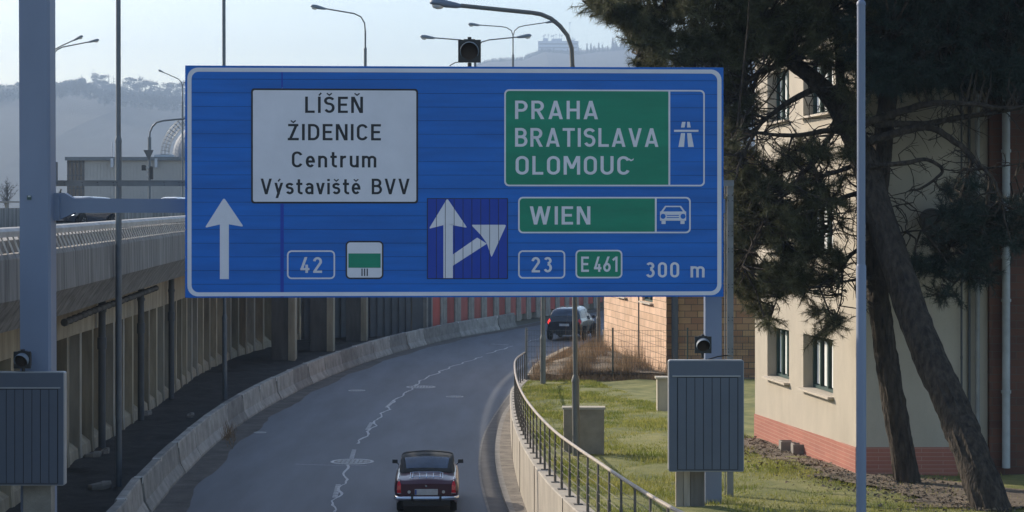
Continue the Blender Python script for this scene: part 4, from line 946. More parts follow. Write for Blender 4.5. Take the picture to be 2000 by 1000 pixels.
p = at(1183,0,92.5); t = thing('gate_pillar', (p.x, p.y, .5), 'short dark gate pillar with sunlit left side by the brick wall', 'pillar'); m_ = MB(); m_.box((p.x+.03, p.y, 1.05), (.30, .3, 1.15)); obj('shaft', m_, 'palewall', t)
m_ = MB(); m_.box((p.x+.03, p.y, 1.65), (.36, .36, .06)); obj('cap', m_, 'palewall', t)

# mesh fence
t = thing('mesh_fence', (3, 75.6, .75), 'wire mesh fence on thin green posts across the end of the lawn', 'fence')
yF = 75.6; x0 = (1028-1000)/F*yF; m_ = MB(); x1 = 11.5; zb = .78; zt = 2.65
for k in range(int((x1-x0)/.10)): X = x0+.1*k; m_.box((X, yF, (zb+zt)/2), (.007, .005, zt-zb))
for k in range(10): m_.box(((x0+x1)/2, yF+.006, zb+.02+(zt-zb-.04)*k/9), (x1-x0, .005, .009))
obj('mesh', m_, 'wire', t)
for px in (1028,1197,1343,1478): X = (px-1000)/F*yF; m_ = MB(); m_.tube([(X, yF+.05, zb-.1), (X, yF+.05, zt+.06)], .032 if px > 1100 else .045, 8); m_.box((X, yF+.05, zt+.07), (.08,.08,.02)); obj('post', m_, 'green_post' if px > 1100 else 'galv', t)

# cabinets and blocks on the lawn
def cabinet(name, px0, px1, d, hgt, depth, label, m, capo=.03):
    X0, X1 = (px0-1000)/F*d, (px1-1000)/F*d; cx = (X0+X1)/2; z = gz(d); t = thing(name, (cx, d, z), label, 'utility box'); m_ = MB()
    m_.box((cx, d+depth/2, z+hgt/2-.05), (X1-X0, depth, hgt)); obj('body', m_, m, t)
    m_ = MB(); m_.box((cx, d+depth/2, z+hgt-.02), (X1-X0+2*capo, depth+2*capo, .05)); obj('lid', m_, 'palewall', t)
    m_ = MB(); m_.box((cx+.02, d-.004, z+hgt*.45), ((X1-X0)*.86, .008, hgt*.75)); obj('door', m_, m, t); return t
cabinet('utility_box', 1101, 1180, 46.0, 1.08, .35, 'wide concrete utility box standing on the grass behind the railing', mat('box_concrete', (.30,.265,.205), .9, var=.22, vscale=2.5))
cabinet('utility_box', 1284, 1312, 59.3, 1.02, .45, 'narrow cream utility box partly hidden by the lamella sign', 'palewall', .05)
for (px, py, d, s, lab) in ((1539,884,46.6,.34,'hollow concrete block on the dirt farther along the plinth'), (1563,894,45.9,.36,'hollow concrete block on the dirt nearer the steel pole')):
    p = at(px, py, d); t = thing('concrete_block', (p.x, p.y, gz(d)), lab, 'block'); m_ = MB(); z = gz(d)
    for dx, dy, w, l in ((-.17,0,.04,.4),(.17,0,.04,.4),(0,-.18,.3,.04),(0,.18,.3,.04)): m_.box((p.x+dx, p.y+dy, z+.13), (w, l, .26))
    m_.box((p.x, p.y, z+.16), (.3,.32,.02)); obj('shell', m_, 'concrete', t)

# ---------------------------------------------------------------- cars
def cr(p0, p1, p2, p3, t): return .5*((2*p1)+(p2-p0)*t+(2*p0-5*p1+4*p2-p3)*t*t+(3*p1-p0-3*p2+p3)*t**3)
class Shell:
    def __init__(s, ys, secs):
        s.G = []
        for y, half in zip(ys, secs):
            row = [Vector((-x, y, z)) for x, z in half]+[Vector((x, y, z)) for x, z in half[-2::-1]]
            s.G.append(row)
        s.ni = len(s.G)-1; s.nj = len(s.G[0])-1
    def P(s, u, v):
        i = min(int(u), s.ni-1); j = min(int(v), s.nj-1); a, b = u-i, v-j; col = []
        for di in (-1, 0, 1, 2):
            r = s.G[min(max(i+di, 0), s.ni)]; q = [r[min(max(j+dj, 0), s.nj)] for dj in (-1, 0, 1, 2)]; col.append(cr(*q, b))
        return cr(*col, a)
    def patch(s, u0, u1, v0, v1, nu, nv, off=0, m_=None):
        m_ = m_ or MB(); rings = []
        for i in range(nu+1):
            r = []
            for j in range(nv+1):
                u = u0+(u1-u0)*i/nu; v = v0+(v1-v0)*j/nv; p = s.P(u, v)
                if off:
                    e = .02; n = (s.P(min(u+e, s.ni), v)-s.P(max(u-e, 0), v)).cross(s.P(u, min(v+e, s.nj))-s.P(u, max(v-e, 0)))
                    n = n.normalized(); c = Vector((0, p.y, .6)); n = n if n.dot(p-c) > 0 else -n; p = p+n*off
                r.append(tuple(p))
            rings.append(r)
        return m_.loft(rings)
    def body(s, nu=40, nv=32):
        m_ = s.patch(0, s.ni, 0, s.nj, nu, nv); n = nv+1; m_.f.append(tuple(range(n))); m_.f.append(tuple(nu*n+k for k in range(n-1, -1, -1))); return m_
def wheel(parent, x, y, r, w, side, rim='alloy'):
    m_ = MB(); m_.lathe([(r*.62,-w/2),(r*.94,-w/2),(r,-w*.3),(r,w*.3),(r*.94,w/2),(r*.62,w/2)], (x, y, r), 24, 'x'); t = obj('wheel', m_, 'tyre', parent, True, local=True)
    m_ = MB(); m_.lathe([(r*.6,w*.35*side),(r*.62,w*.5*side),(r*.5,w*.4*side),(r*.15,w*.45*side),(r*.02,w*.47*side)], (x, y, r), 20, 'x')
    for k in range(5): a = k*1.2566; m_.box((x+side*w*.46, y+r*.33*math.cos(a), r+r*.33*math.sin(a)), (.02, .05, .05))
    obj('rim', m_, rim, t, True, local=True)
def L_(name, mb, m, p, sm=False): return obj(name, mb, m, p, sm, local=True)

# burgundy roadster, rear towards the camera (local: rear at y=0)
mg = thing('roadster', (((833-1000)/F)*46.6, 46.5, .006), 'dark burgundy classic roadster with black soft top driving away below the sign', 'car', rz=R(1.5))
ys = [0,.05,.14,.5,1.0,1.4,2.3,2.9,3.6,3.85]
half = [[(.55,.40),(.66,.52),(.665,.64),(.60,.72),(.45,.725),(0,.735)],
        [(.60,.36),(.705,.52),(.70,.68),(.635,.775),(.48,.765),(0,.785)],
        [(.66,.30),(.745,.54),(.73,.72),(.665,.83),(.52,.81),(0,.84)],
        [(.70,.22),(.765,.55),(.745,.76),(.68,.86),(.55,.865),(0,.905)],
        [(.70,.20),(.765,.55),(.75,.78),(.69,.875),(.58,.89),(0,.93)],
        [(.70,.20),(.765,.55),(.75,.78),(.70,.875),(.60,.88),(0,.90)],
        [(.70,.20),(.765,.55),(.745,.77),(.69,.865),(.58,.89),(0,.92)],
        [(.70,.20),(.76,.54),(.735,.76),(.67,.84),(.55,.87),(0,.90)],
        [(.66,.28),(.74,.52),(.71,.68),(.63,.76),(.5,.77),(0,.79)],
        [(.55,.38),(.66,.5),(.62,.6),(.5,.66),(.4,.67),(0,.68)]]
S = Shell(ys, half); L_('body', S.body(50, 40), 'burgundy', mg, True)
ys = [.80,.86,1.12,1.38,1.75,2.25,2.62]
half = [[(.64,.86),(.60,.865),(.52,.87),(.45,.88),(0,.90)], [(.655,.86),(.63,.90),(.58,.93),(.48,.95),(0,.965)], [(.66,.86),(.645,.98),(.61,1.06),(.51,1.10),(0,1.125)],
        [(.66,.87),(.65,1.02),(.62,1.13),(.54,1.20),(0,1.235)], [(.66,.87),(.65,1.03),(.62,1.15),(.54,1.225),(0,1.27)], [(.66,.87),(.64,1.02),(.60,1.14),(.52,1.21),(0,1.25)], [(.64,.87),(.62,.89),(.57,.90),(.45,.91),(0,.93)]]
T = Shell(ys, half); L_('soft_top', T.body(36, 32), 'softtop', mg, True)
L_('rear_window', T.patch(1.2,2.75,3.0,5.0,10,14,.006), 'carglass', mg, True)
L_('side_window', T.patch(2.1,2.95,.35,1.7,6,6,.006), 'plate', mg, True); L_('side_window', T.patch(2.1,2.95,6.3,7.65,6,6,.006), 'plate', mg, True)
L_('side_window', T.patch(3.3,4.9,.2,1.8,8,6,.006), 'carglass', mg, True); L_('side_window', T.patch(3.3,4.9,6.2,7.8,8,6,.006), 'carglass', mg, True)
L_('windscreen', T.patch(5.1,5.85,1.9,6.1,6,12,.006), 'carglass', mg, True)
m_ = MB(); m_.tube([tuple(T.P(4.2, v)+Vector((0,0,.012))) for v in np.linspace(1.8, 6.2, 14)], .012, 6); L_('top_trim', m_, 'greypanel', mg, True)
m_ = MB(); m_.tube([(-.50,1.42,1.21),(0,1.44,1.245),(.5,1.42,1.21)], .012, 5); L_('top_seam', m_, 'softtop', mg, True)
m_ = MB(); rings = []
for x in np.linspace(-.76, .76, 25):
    yb = -.10+.10*abs(x/.76)**3+(.12 if abs(x) > .74 else 0); rings.append([(x, yb+.0, .455), (x, yb-.03, .44), (x, yb-.045, .41), (x, yb-.03, .375), (x, yb, .36), (x, yb+.03, .41)])
m_.loft(rings, closed=True, cap=True); L_('bumper', m_, 'chrome', mg, True)
for x in (-.33, .33): m_ = MB(); m_.box((x, -.13, .43), (.05,.05,.16)); L_('overrider', m_, 'blackplastic', mg)
for sx in (-1, 1):
    m_ = MB(); x = sx*.635; m_.loft([[(x-.045, y0, z), (x+.045, y0, z), (x+.045, y0+.12, z), (x-.045, y0+.12, z)] for y0, z in ((-.045,.53),(-.05,.60),(-.04,.70))], closed=True, cap=True)
    m_.loft([[(x-s, y0, z), (x+s, y0, z), (x+s, y0+.12, z), (x-s, y0+.12, z)] for s, y0, z in ((.045,-.04,.70),(.03,.0,.76),(.012,.03,.79))], closed=True, cap=True); L_('tail_light', m_, 'redlens', mg)
    m_ = MB(); m_.box((x, -.02, .525), (.10,.09,.012)); m_.tube([(x, .03, .79), (x+sx*.01, .3, .87), (x, .8, .885)], .008, 5); L_('trim', m_, 'chrome', mg)
    m_ = MB(); m_.lathe([(.036,-.03),(.036,.03)], (sx*.40, -.01, .55), 16, 'y'); lp = L_('reversing_light', m_, 'lampglass', mg, True)
    m_ = MB(); m_.box((sx*.80, 2.25, .985), (.13,.05,.09)); m_.tube([(sx*.70, 2.25, .9), (sx*.76, 2.25, .96)], .012, 6); L_('mirror', m_, 'blackplastic', mg)
    for y in (.78, 3.08): wheel(mg, sx*.625, y, .30, .165, sx, 'chrome')
m_ = MB(); m_.box((0, -.03, .545), (.52,.014,.12)); m_.box((0,-.02,.545),(.54,.012,.14)); pl = L_('number_plate', m_, 'plate', mg); m_ = MB(); m_.box((-.243, -.039, .545), (.035,.006,.115)); L_('plate_band', m_, 'euband', pl)
m_ = MB(); m_.lathe([(.02,-.02),(.02,.02)], (0, -.0, .685), 12, 'y'); L_('badge', m_, 'chrome', mg)
m_ = MB()
for x in np.linspace(-.32, .32, 5): m_.tube([(x, .16, .835), (x, .17, .875), (x, .34, .90), (x, .56, .92)], .008, 6)
for y, z in ((.17,.875),(.56,.935)): m_.tube([(-.36, y, z-.01), (-.3, y, z), (.3, y, z), (.36, y, z-.01)], .010, 6)
for x in (-.38, .38): m_.tube([(x, .15, .84), (x, .56, .92)], .009, 6)
L_('luggage_rack', m_, 'chrome', mg, True)
m_ = MB(); m_.box((0, .35, .27), (1.1,.5,.12)); m_.tube([(-.3,-.04,.26),(-.3,.5,.27)], .025, 8); L_('underbody', m_, 'blackplastic', mg)

def modern(name, loc, rz, label, paint, front_lit=False, rear_lit=False, sz=1.0, group=None):
    t = thing(name, loc, label, 'car', group, rz)
    ys = [0,.04,.10,.20,.55,1.8,2.5,3.2,3.85,4.25,4.36]
    half = [[(.66,.36),(.78,.50),(.80,.66),(.74,.80),(.55,.86),(0,.88)], [(.74,.32),(.86,.50),(.87,.74),(.80,.90),(.60,.96),(0,.99)], [(.80,.26),(.90,.52),(.905,.80),(.82,.98),(.66,1.08),(0,1.12)],
            [(.82,.22),(.915,.55),(.91,.84),(.84,1.0),(.67,1.25),(0,1.32)], [(.82,.20),(.92,.56),(.915,.86),(.86,.97),(.65,1.39),(0,1.46)], [(.82,.20),(.92,.56),(.91,.85),(.87,.95),(.65,1.43),(0,1.50)],
            [(.82,.20),(.92,.55),(.905,.84),(.86,.94),(.64,1.40),(0,1.46)], [(.82,.20),(.91,.55),(.90,.82),(.83,.92),(.74,.98),(0,1.06)], [(.80,.22),(.90,.52),(.88,.74),(.78,.84),(.62,.88),(0,.94)],
            [(.72,.28),(.82,.48),(.80,.64),(.70,.73),(.52,.76),(0,.79)], [(.62,.32),(.70,.46),(.68,.56),(.6,.62),(.45,.64),(0,.66)]]
    S = Shell(ys, half); L_('body', S.body(60, 44), paint, t, True)
    L_('rear_window', S.patch(2.1,3.75,3.95,6.05,8,12,.006), 'carglass', t, True); L_('windscreen', S.patch(6.12,6.92,3.95,6.05,8,12,.006), 'carglass', t, True)
    for a, b in ((3.15,3.85),(4.0,4.9),(5.0,5.95),(6.05,6.6)):
        L_('side_window', S.patch(a,b,3.12,3.85,8,6,.006), 'carglass', t, True); L_('side_window', S.patch(a,b,6.15,6.88,8,6,.006), 'carglass', t, True)
    for sx in (-1, 1):
        v0, v1 = (2.0, 3.6) if sx < 0 else (6.4, 8.0)
        L_('tail_light', S.patch(.55,1.7,v0+.2,v1-.2,6,8,.012), 'redlit' if rear_lit and sx < 0 else 'redlens', t, True)
        v0, v1 = (1.45, 2.35) if sx < 0 else (5.65+2, 8.55)
        L_('headlight', S.patch(8.6,9.6,v0,v1,6,6,.012), 'headlit' if front_lit else 'lampglass', t, True)
        for y in (.82, 3.5):
            wheel(t, sx*.82, y, .33, .22, sx)
            m_ = MB(); m_.lathe([(.40,-.02),(.40,.02)], (sx*.905, y, .36), 24, 'x'); L_('wheel_arch', m_, 'blackplastic', t, True)
        for y in (.82, 3.5): pass
        m_ = MB(); m_.lathe([(.02,-.09),(.08,-.07),(.085,.06),(.03,.09)], (sx*1.0, 3.0, 1.0), 10, 'x'); L_('mirror', m_, paint, t, True)
    for o in t.children:
        if o.name.startswith('wheel') and not o.name.startswith('wheel_arch'): o.location.x = .10*(1 if o.data.vertices[0].co.x > 0 else -1)
    m_ = MB(); m_.box((0, -.0, .72), (.52,.03,.11)); p_ = L_('number_plate', m_, 'plate', t); m_ = MB(); m_.box((0, 4.37, .45), (.52,.03,.11)); L_('number_plate', m_, 'plate', t)
    m_ = MB(); m_.box((0, -.0, .36), (1.36,.06,.10)); m_.box((0, .02, .30), (1.2,.05,.07)); L_('rear_bumper', m_, 'blackplastic', t)
    m_ = MB(); m_.box((-.5,-.02,.30),(.14,.05,.05)); m_.box((.5,-.02,.30),(.14,.05,.05)); L_('exhaust', m_, 'chrome', t)
    m_ = MB(); m_.box((0, 4.36, .55), (.8,.03,.1)); m_.box((0, 4.35, .34), (1.1,.05,.12)); L_('grille', m_, 'blackplastic', t)
    m_ = MB(); m_.loft([[(-.01,.85,1.46),(.01,.85,1.46)],[(-.004,.72,1.56),(.004,.72,1.56)]]); L_('aerial', m_, 'blackplastic', t)
    t.scale = (sz, sz, sz*(1.15 if sz > 1 else 1)); return t
modern('hatchback', (((1101-1000)/F)*112, 111.0, .006), R(-13), 'black hatchback with lit red tail light driving round the bend', 'darkcar', rear_lit=True, sz=1.07)
fx = (122-1000)/F*98
modern('sedan', (fx+1.6, 100.8, deckz(100)+.01), R(158), 'dark blue car with lit headlights driving on the elevated road behind the gantry arm', 'bluecar', front_lit=True)
modern('sedan', ((352-1000)/F*135, 137, deckz(137)+.01), R(165), 'white car on the elevated road at the left edge of the blue sign', 'whitecar')

# ---------------------------------------------------------------- far side: embankment, hall, tank, trees, hills
m_ = MB(); m_.add([(-90,118,6.36),(-24,148,6.36),(-24,300,6.36),(-120,300,6.36),(-90,118,0),(-24,148,0),(-24,300,0),(-120,300,0)], [(0,1,2,3),(0,4,5,1),(1,5,6,2),(3,7,4,0)]); struct('embankment', m_, 'asphalt_light')
hall = thing('industrial_hall', (-45, 225, 6.4), 'long grey metal clad hall with dark roof edge and glazed left end', 'building')
xa, xb, xc = (131-1000)/F*225, (165-1000)/F*225, (560-1000)/F*225; zt = at(0,310,225).z
m_ = MB(); m_.box(((xb+xc)/2, 235, (6.3+zt)/2), (xc-xb, 20, zt-6.3)); obj('wall', m_, 'cladding', hall)
m_ = MB()
for k in range(60): m_.box((xb+.3+(xc-xb-.4)*k/60, 224.98, (6.3+zt)/2-.2), (.03,.03,zt-6.9))
obj('cladding_rib', m_, 'cladding', hall, kind='stuff')
m_ = MB(); m_.box(((xa+xb)/2, 235, (6.3+zt)/2), (xb-xa, 20, zt-6.3)); obj('glazed_end', m_, mat('brown_glass', (.14,.11,.09), .4, var=.3, vscale=2), hall)
m_ = MB()
for k in range(5): m_.box((xa+.15+(xb-xa-.3)*k/4, 224.9, (6.3+zt)/2), (.12,.1,zt-6.4))
for z in np.linspace(7, zt-.4, 5): m_.box(((xa+xb)/2, 224.93, z), (xb-xa, .08, .1))
obj('window_frame', m_, 'greypanel', hall)
m_ = MB(); m_.box(((xa+xc)/2, 234.8, zt+.0), (xc-xa+.3, 20.6, .4)); obj('roof_edge', m_, 'poledark', hall)
m_ = MB(); p = at(321,306,230); m_.box((p.x, 230, zt+.35), (2.0,2.0,.5)); obj('roof_unit', m_, 'whitewall', hall); m_ = MB(); p = at(305,318,224.5); m_.box((p.x, 224.6, p.z), (.3,.5,1.0)); obj('roof_unit', m_, 'whitewall', hall); m_ = MB(); p = at(219,318,224.5); m_.box((p.x, 224.6, p.z), (.3,.5,1.0)); m_.tube([(p.x,224.6,p.z),(p.x,224.6,p.z+2.4)], .06, 5); obj('roof_unit', m_, 'whitewall', hall)
# domed tank with curved ladder
tc = at(405,305,262); tk = thing('storage_tank', (tc.x, tc.y, 6.4), 'pale domed tank with a curved ladder cage behind the grey hall', 'tank'); r = 4.5
m_ = MB(); m_.lathe([(r, 6.4-tc.z)]+[(r*math.cos(R(a)), r*math.sin(R(a))) for a in range(0, 90, 9)]+[(.01, r)], tc, 32); obj('dome', m_, 'tank', tk, True)
m_ = MB()
for rr in (r+.25, r+.75, r+1.2):
    for yy in (-.4, .4): m_.tube([(tc.x-rr*math.cos(R(a)), tc.y+yy-2, tc.z+rr*math.sin(R(a))) for a in range(2, 75, 6)], .035, 5)
for a in range(2, 75, 5):
    c_, s_ = math.cos(R(a)), math.sin(R(a))
    for yy in (-.4, .4): m_.tube([(tc.x-(r+.2)*c_, tc.y+yy-2, tc.z+(r+.2)*s_), (tc.x-(r+1.2)*c_, tc.y+yy-2, tc.z+(r+1.2)*s_)], .03, 4)
obj('ladder_cage', m_, 'poledark', tk)

def hill(name, d, prof, depth, rough, seed):
    """terrain with a ridge drawn by prof (photo x, y) at distance d, falling towards the camera"""
    xs = [p[0] for p in prof]; yv = [p[1] for p in prof]; r_ = np.random.default_rng(seed); nx = 260; ny = 30; m_ = MB(); rings = []
    X = np.linspace(xs[0], xs[-1], nx); ridge = np.interp(X, xs, yv)
    for j in range(ny+6):
        t = j/(ny-1); dd = d-depth*(1-t); row = []
        s = (math.sin(min(t, 1)*math.pi/2)**1.1) if t <= 1 else 1-(t-1)*1.5
        for i, x in enumerate(X):
            z = (H-(ridge[i]-YH)/F*d)*s+(r_.normal(0, rough)*(1 if t < .97 else .35)); row.append(((x-1000)/F*d, dd, max(z, -2)))
        rings.append(row)
    m_.loft(rings); return struct(name, m_, 'hill')
hill('hill', 3000, [(-900,230),(-300,195),(0,187),(90,184),(124,181),(126,178),(157,176),(175,184),(200,194),(300,203),(365,210),(600,300),(900,385),(1200,420)], 1400, .05, 3)
hill('far_hill', 4000, [(300,420),(500,380),(800,215),(930,140),(960,131),(1020,128),(1060,112),(1120,118),(1160,112),(1240,106),(1400,90),(1700,80),(1900,120)], 1700, .1, 5)
def woods(name, label, d, prof, depth, n, hmin, hmax, seed, t0=.45):
    r_ = np.random.default_rng(seed); xs = [p[0] for p in prof]; yv = [p[1] for p in prof]; px = r_.uniform(-60, 420, n) if d < 3500 else r_.uniform(930, 1300, n); t = r_.uniform(t0, 1.0, n)**.7
    dd = d-depth*(1-t); ridge = np.interp(px, xs, yv); z = (H-(ridge-YH)/F*d)*np.sin(t*math.pi/2)**1.1; X = (px-1000)/F*dd; hh = r_.uniform(hmin, hmax, n); T = []
    for k in range(16):
        f = r_.uniform(.0, 1, n); rr = hh*.33*(1.05-f)*r_.uniform(.3, 1, n); a = r_.uniform(0, 6.28, n); c = np.stack([X+rr*np.cos(a), dd+rr*np.sin(a), z+hh*f], 1); s_ = hh[:, None]*.16
        for q in range(3): T.append(c+r_.uniform(-1, 1, (n, 3))*s_)
    V = np.stack(T, 1).reshape(-1, 3); o = tri_mesh(name, V, 'fartree'); tag(o, label, 'wood', kind='stuff')
woods('hill_woods', 'hazy dark wood covering the hill at the left beyond the elevated road', 3000, [(-900,230),(-300,195),(0,187),(90,184),(124,181),(126,178),(157,176),(175,184),(200,194),(300,203),(365,210),(600,300)], 1400, 5200, 3.3, 9, 11)
woods('hill_woods', 'pale hazy wood on the far hill around the tower block', 4000, [(930,140),(960,131),(1020,128),(1060,112),(1120,118),(1160,112),(1240,106),(1400,90)], 1700, 2200, 3, 8, 12, .7)
def far_pine(px, ybase, ytop, d, spread, seed):
    r_ = random.Random(seed); b = at(px, ybase, d); top = at(px, ytop, d); hgt = top.z-b.z
    t = thing('ridge_pine', tuple(b), 'hazy flat topped pine in the row along the left hill ridge', 'tree', 'pines on the left hill ridge')
    m_ = MB(); m_.tube([(b.x, b.y, b.z-1.5), (b.x+r_.uniform(-.2,.2), b.y, b.z+hgt*.5), tuple(top)], [.8,.55,.2], 5); obj('trunk', m_, 'fartree', t)
    V = []
    for k in range(r_.randint(5, 8)):
        f = r_.uniform(.42, .95); ox = r_.gauss(0, spread*hgt*.22)*(1.2-f*.5); oy = r_.gauss(0, spread*hgt*.2); rx = spread*hgt*r_.uniform(.14, .3); rz = hgt*r_.uniform(.05, .13)
        for q in range(150):
            a, u = r_.uniform(0, 6.28), r_.random()**.5; cx, cy, cz = b.x+ox+rx*u*math.cos(a), b.y+oy+rx*u*math.sin(a), b.z+hgt*f+r_.gauss(0, rz*.5)*(1.1-u*.6); s_ = r_.uniform(.8, 2.0)
            for w_ in range(3): V.append((cx+r_.uniform(-s_, s_)*1.4, cy+r_.uniform(-s_, s_), cz+r_.uniform(-s_, s_)*.55))
    for k in range(60):     # upper twigs
        f = r_.uniform(.2, 1); a = r_.uniform(0, 6.28); L0 = hgt*.09; c = Vector((b.x, b.y, b.z+hgt*f)); V += [tuple(c), tuple(c+Vector((0,0,.35))), tuple(c+Vector((L0*math.cos(a), L0*math.sin(a), L0*.5)))]
    tri_mesh('crown', np.array(V), 'fartree', t)
k = 0
for px, yb, yt, sp in ((148,182,168,.5),(154,184,152,.35),(169,190,166,.6),(195,200,170,.7),(206,200,162,.7),(218,202,168,.7),(246,206,170,.7),(262,208,166,.8),(272,208,150,.5),(300,212,172,.7),(312,212,166,.5),(327,214,172,.7),(352,214,172,.7),(366,214,164,.7),(160,184,146,.42),(176,190,160,.4),(187,192,143,.5),(199,192,148,.6),(212,196,146,.65),(222,198,150,.6),(240,200,156,.6),(255,202,151,.75),(267,205,158,.6),(284,206,160,.55),(294,206,155,.7),(306,206,158,.6),(320,208,160,.7),(334,208,160,.7),(346,210,162,.6),(358,210,160,.7),(372,212,160,.7)):
    far_pine(px, yb+6, yt, 2985, sp, k); k += 1
for i, (px, yb, yt) in enumerate(((20,192,175),(35,190,160),(38,191,168))): far_pine(px, yb+4, yt, 2985, .35, 50+i)
def far_spruce(px, ybase, ytop, d, w, seed):
    r_ = random.Random(seed); b = at(px, ybase, d); top = at(px, ytop, d); hgt = top.z-b.z
    t = thing('far_spruce', tuple(b), 'hazy pointed spruce in the wood below the far tower block', 'tree', 'spruces on the far hill')
    m_ = MB(); m_.tube([(b.x, b.y, b.z-2), tuple(top)], [.9,.15], 5); obj('trunk', m_, 'fartree', t); V = []
    for k in range(520):
        f = r_.random()**.8; rad = (1-f)*w*hgt*r_.uniform(.6, 1); a = r_.uniform(0, 6.28); c = Vector((b.x, b.y, b.z+hgt*f)); e = c+Vector((rad*math.cos(a), rad*math.sin(a), -hgt*.03)); s = 1.5+2.1*(1-f)
        V += [tuple(c+Vector((0,0,s*.4))), tuple(e), tuple(e+Vector((r_.uniform(-s,s), r_.uniform(-s,s), -s*.7)))]
    tri_mesh('crown', np.array(V), 'fartree', t)
xs_ = list(range(1045, 1262, 5)); 
for i, px in enumerate(xs_):
    ridge = float(np.interp(px, [1040,1060,1080,1110,1140,1160,1180,1210,1245,1262], [112,98,96,100,88,84,86,76,86,80]))
    far_spruce(px+rnd.uniform(-2,2), 132, ridge+rnd.uniform(-10,14), 3860+rnd.uniform(-60,10), .25, 100+i)
for px, yt in ((952,122),(961,121),(978,111),(1000,118),(1018,112),(1033,113)): far_spruce(px, 136, yt, 3930, .28, 300+px)
# tower block with aerials
TD = 4060
tb = thing('tower_block', tuple(at(1091,110,TD)), 'white tower block with roof aerials on the far wooded hill', 'building'); a = at(1051,80,TD); b = at(1130,140,TD)
m_ = MB(); m_.box(((a.x+b.x)/2, TD+15, (a.z+b.z)/2), (b.x-a.x, 30, a.z-b.z)); obj('wall', m_, 'whitewall', tb)
for k in range(5):
    m_ = MB(); z = a.z-6-7.5*k; m_.box(((a.x+b.x)/2, TD-.1, z), (b.x-a.x-5, .3, 2.8)); obj('window_band', m_, 'greypanel', tb)
for x0, x1, yt in ((1061,1070,74),(1078,1098,75),(1112,1122,77)):
    m_ = MB(); p = at(x0,yt,TD); q = at(x1,80,TD); m_.box(((p.x+q.x)/2, TD+12, (p.z+a.z)/2), (q.x-p.x, 12, p.z-a.z)); obj('roof_house', m_, 'whitewall', tb)
for px, yt in ((1061,68),(1064,66),(1071,66),(1077,68),(1081,67),(1086,65),(1093,66),(1097,67),(1113,42),(1118,72),(1122,74)):
    m_ = MB(); p = at(px,yt,TD); m_.box((p.x, TD+8, (p.z+a.z)/2), (.8,.8,p.z-a.z)); m_.box((p.x+.6, TD+8, p.z-1.8), (3.2,.6,1.9)); obj('aerial', m_, 'whitewall', tb)
# bare trees left
def bare_tree(px, ybase, ytop, d, w, seed, label):
    r_ = random.Random(seed); b = at(px, ybase, d); hgt = at(px, ytop, d).z-b.z; t = thing('bare_tree', tuple(b), label, 'tree'); m_ = MB(); m_.tube([(b.x,b.y,b.z),(b.x,b.y,b.z+hgt*.6)], [.18,.08], 6); obj('trunk', m_, 'fartree', t); m_ = MB()
    for k in range(26):
        f = r_.uniform(.12, .6); a = r_.uniform(0, 6.28); p = Vector((b.x, b.y, b.z+hgt*f)); d_ = Vector((math.cos(a)*.8, math.sin(a)*.8, r_.uniform(.5, 1.3))).normalized(); L = hgt*w*r_.uniform(.45, .8)*(1.1-f*.6); P = [p]
        for q in range(4): d_ = (d_+Vector((r_.gauss(0,.25), r_.gauss(0,.25), .18))).normalized(); P.append(P[-1]+d_*L/4)
        m_.tube([tuple(v) for v in P], [.06,.045,.03,.02,.012], 3, False)
        for q in range(1, 5):
            for w2 in range(4):
                e = (d_+Vector((r_.gauss(0,.7), r_.gauss(0,.7), r_.gauss(.2,.5)))).normalized(); m1 = P[q]+e*L*.16; m_.tube([tuple(P[q]), tuple(m1), tuple(m1+(e+Vector((r_.gauss(0,.5),0,r_.gauss(.2,.3))))*L*.1)], [.02,.014,.006], 3, False)
    obj('crown', m_, 'fartree', t)
bare_tree(14, 420, 338, 300, .5, 1, 'tall bare tree at the left edge beyond the elevated road')
bare_tree(116, 410, 362, 170, .55, 2, 'small bare tree between the left gantry post and the grey hall')

# ---------------------------------------------------------------- pines
def limb(m_, pxs, d, r0, r1, n=10, jit=.07, dd=0):
    P = []; k = len(pxs)
    for i in range(k-1):
        p0, p1, p2, p3 = [Vector(pxs[min(max(i+o, 0), k-1)]) for o in (-1, 0, 1, 2)]
        for q in range(6): P.append(cr(p0, p1, p2, p3, q/6))
    P.append(Vector(pxs[-1])); m = len(P); W = [at(p.x, p.y, d+dd*i/(m-1)) for i, p in enumerate(P)]
    for w_ in W[1:-1]: w_ += Vector((rnd.gauss(0, r0*.10), rnd.gauss(0, r0*.10), 0))
    m_.tube([tuple(w_) for w_ in W], [r0+(r1-r0)*i/(m-1) for i in range(m)], n, True, jit); return W
limbs = {'a': [], 'b': []}
tB = thing('pine_tree', tuple(at(1945,1012,35.6)), 'large leaning pine with the thicker trunk and crown spreading left over the sign', 'tree')
tA = thing('pine_tree', tuple(at(1772,940,39.8)), 'more upright pine with the slimmer trunk against the beige wall', 'tree')
mB, mA = MB(), MB()
def thick_trunk(m_, pts, dlist, rs, n=26):
    W = []; Rr_ = []; k = len(pts)
    for i in range(k-1):
        for q in range(10):
            t = q/10; p0, p1, p2, p3 = [Vector((*pts[min(max(i+o, 0), k-1)], dlist[min(max(i+o, 0), k-1)])) for o in (-1, 0, 1, 2)]; c = cr(p0, p1, p2, p3, t); W.append(at(c.x, c.y, c.z)); Rr_.append(rs[i]+(rs[i+1]-rs[i])*t)
    o = len(m_.v); m_.tube([tuple(w) for w in W], Rr_, n, True)
    for i in range(o, len(m_.v)):     # furrowed bark
        j = (i-o) % n; f = 1+.06*math.sin(j*2.9+(i-o)//n*.35)+rnd.uniform(-.06, .06); c = W[min((i-o)//n, len(W)-1)]; v = Vector(m_.v[i]); m_.v[i] = tuple(c+(v-c)*f)
    return W
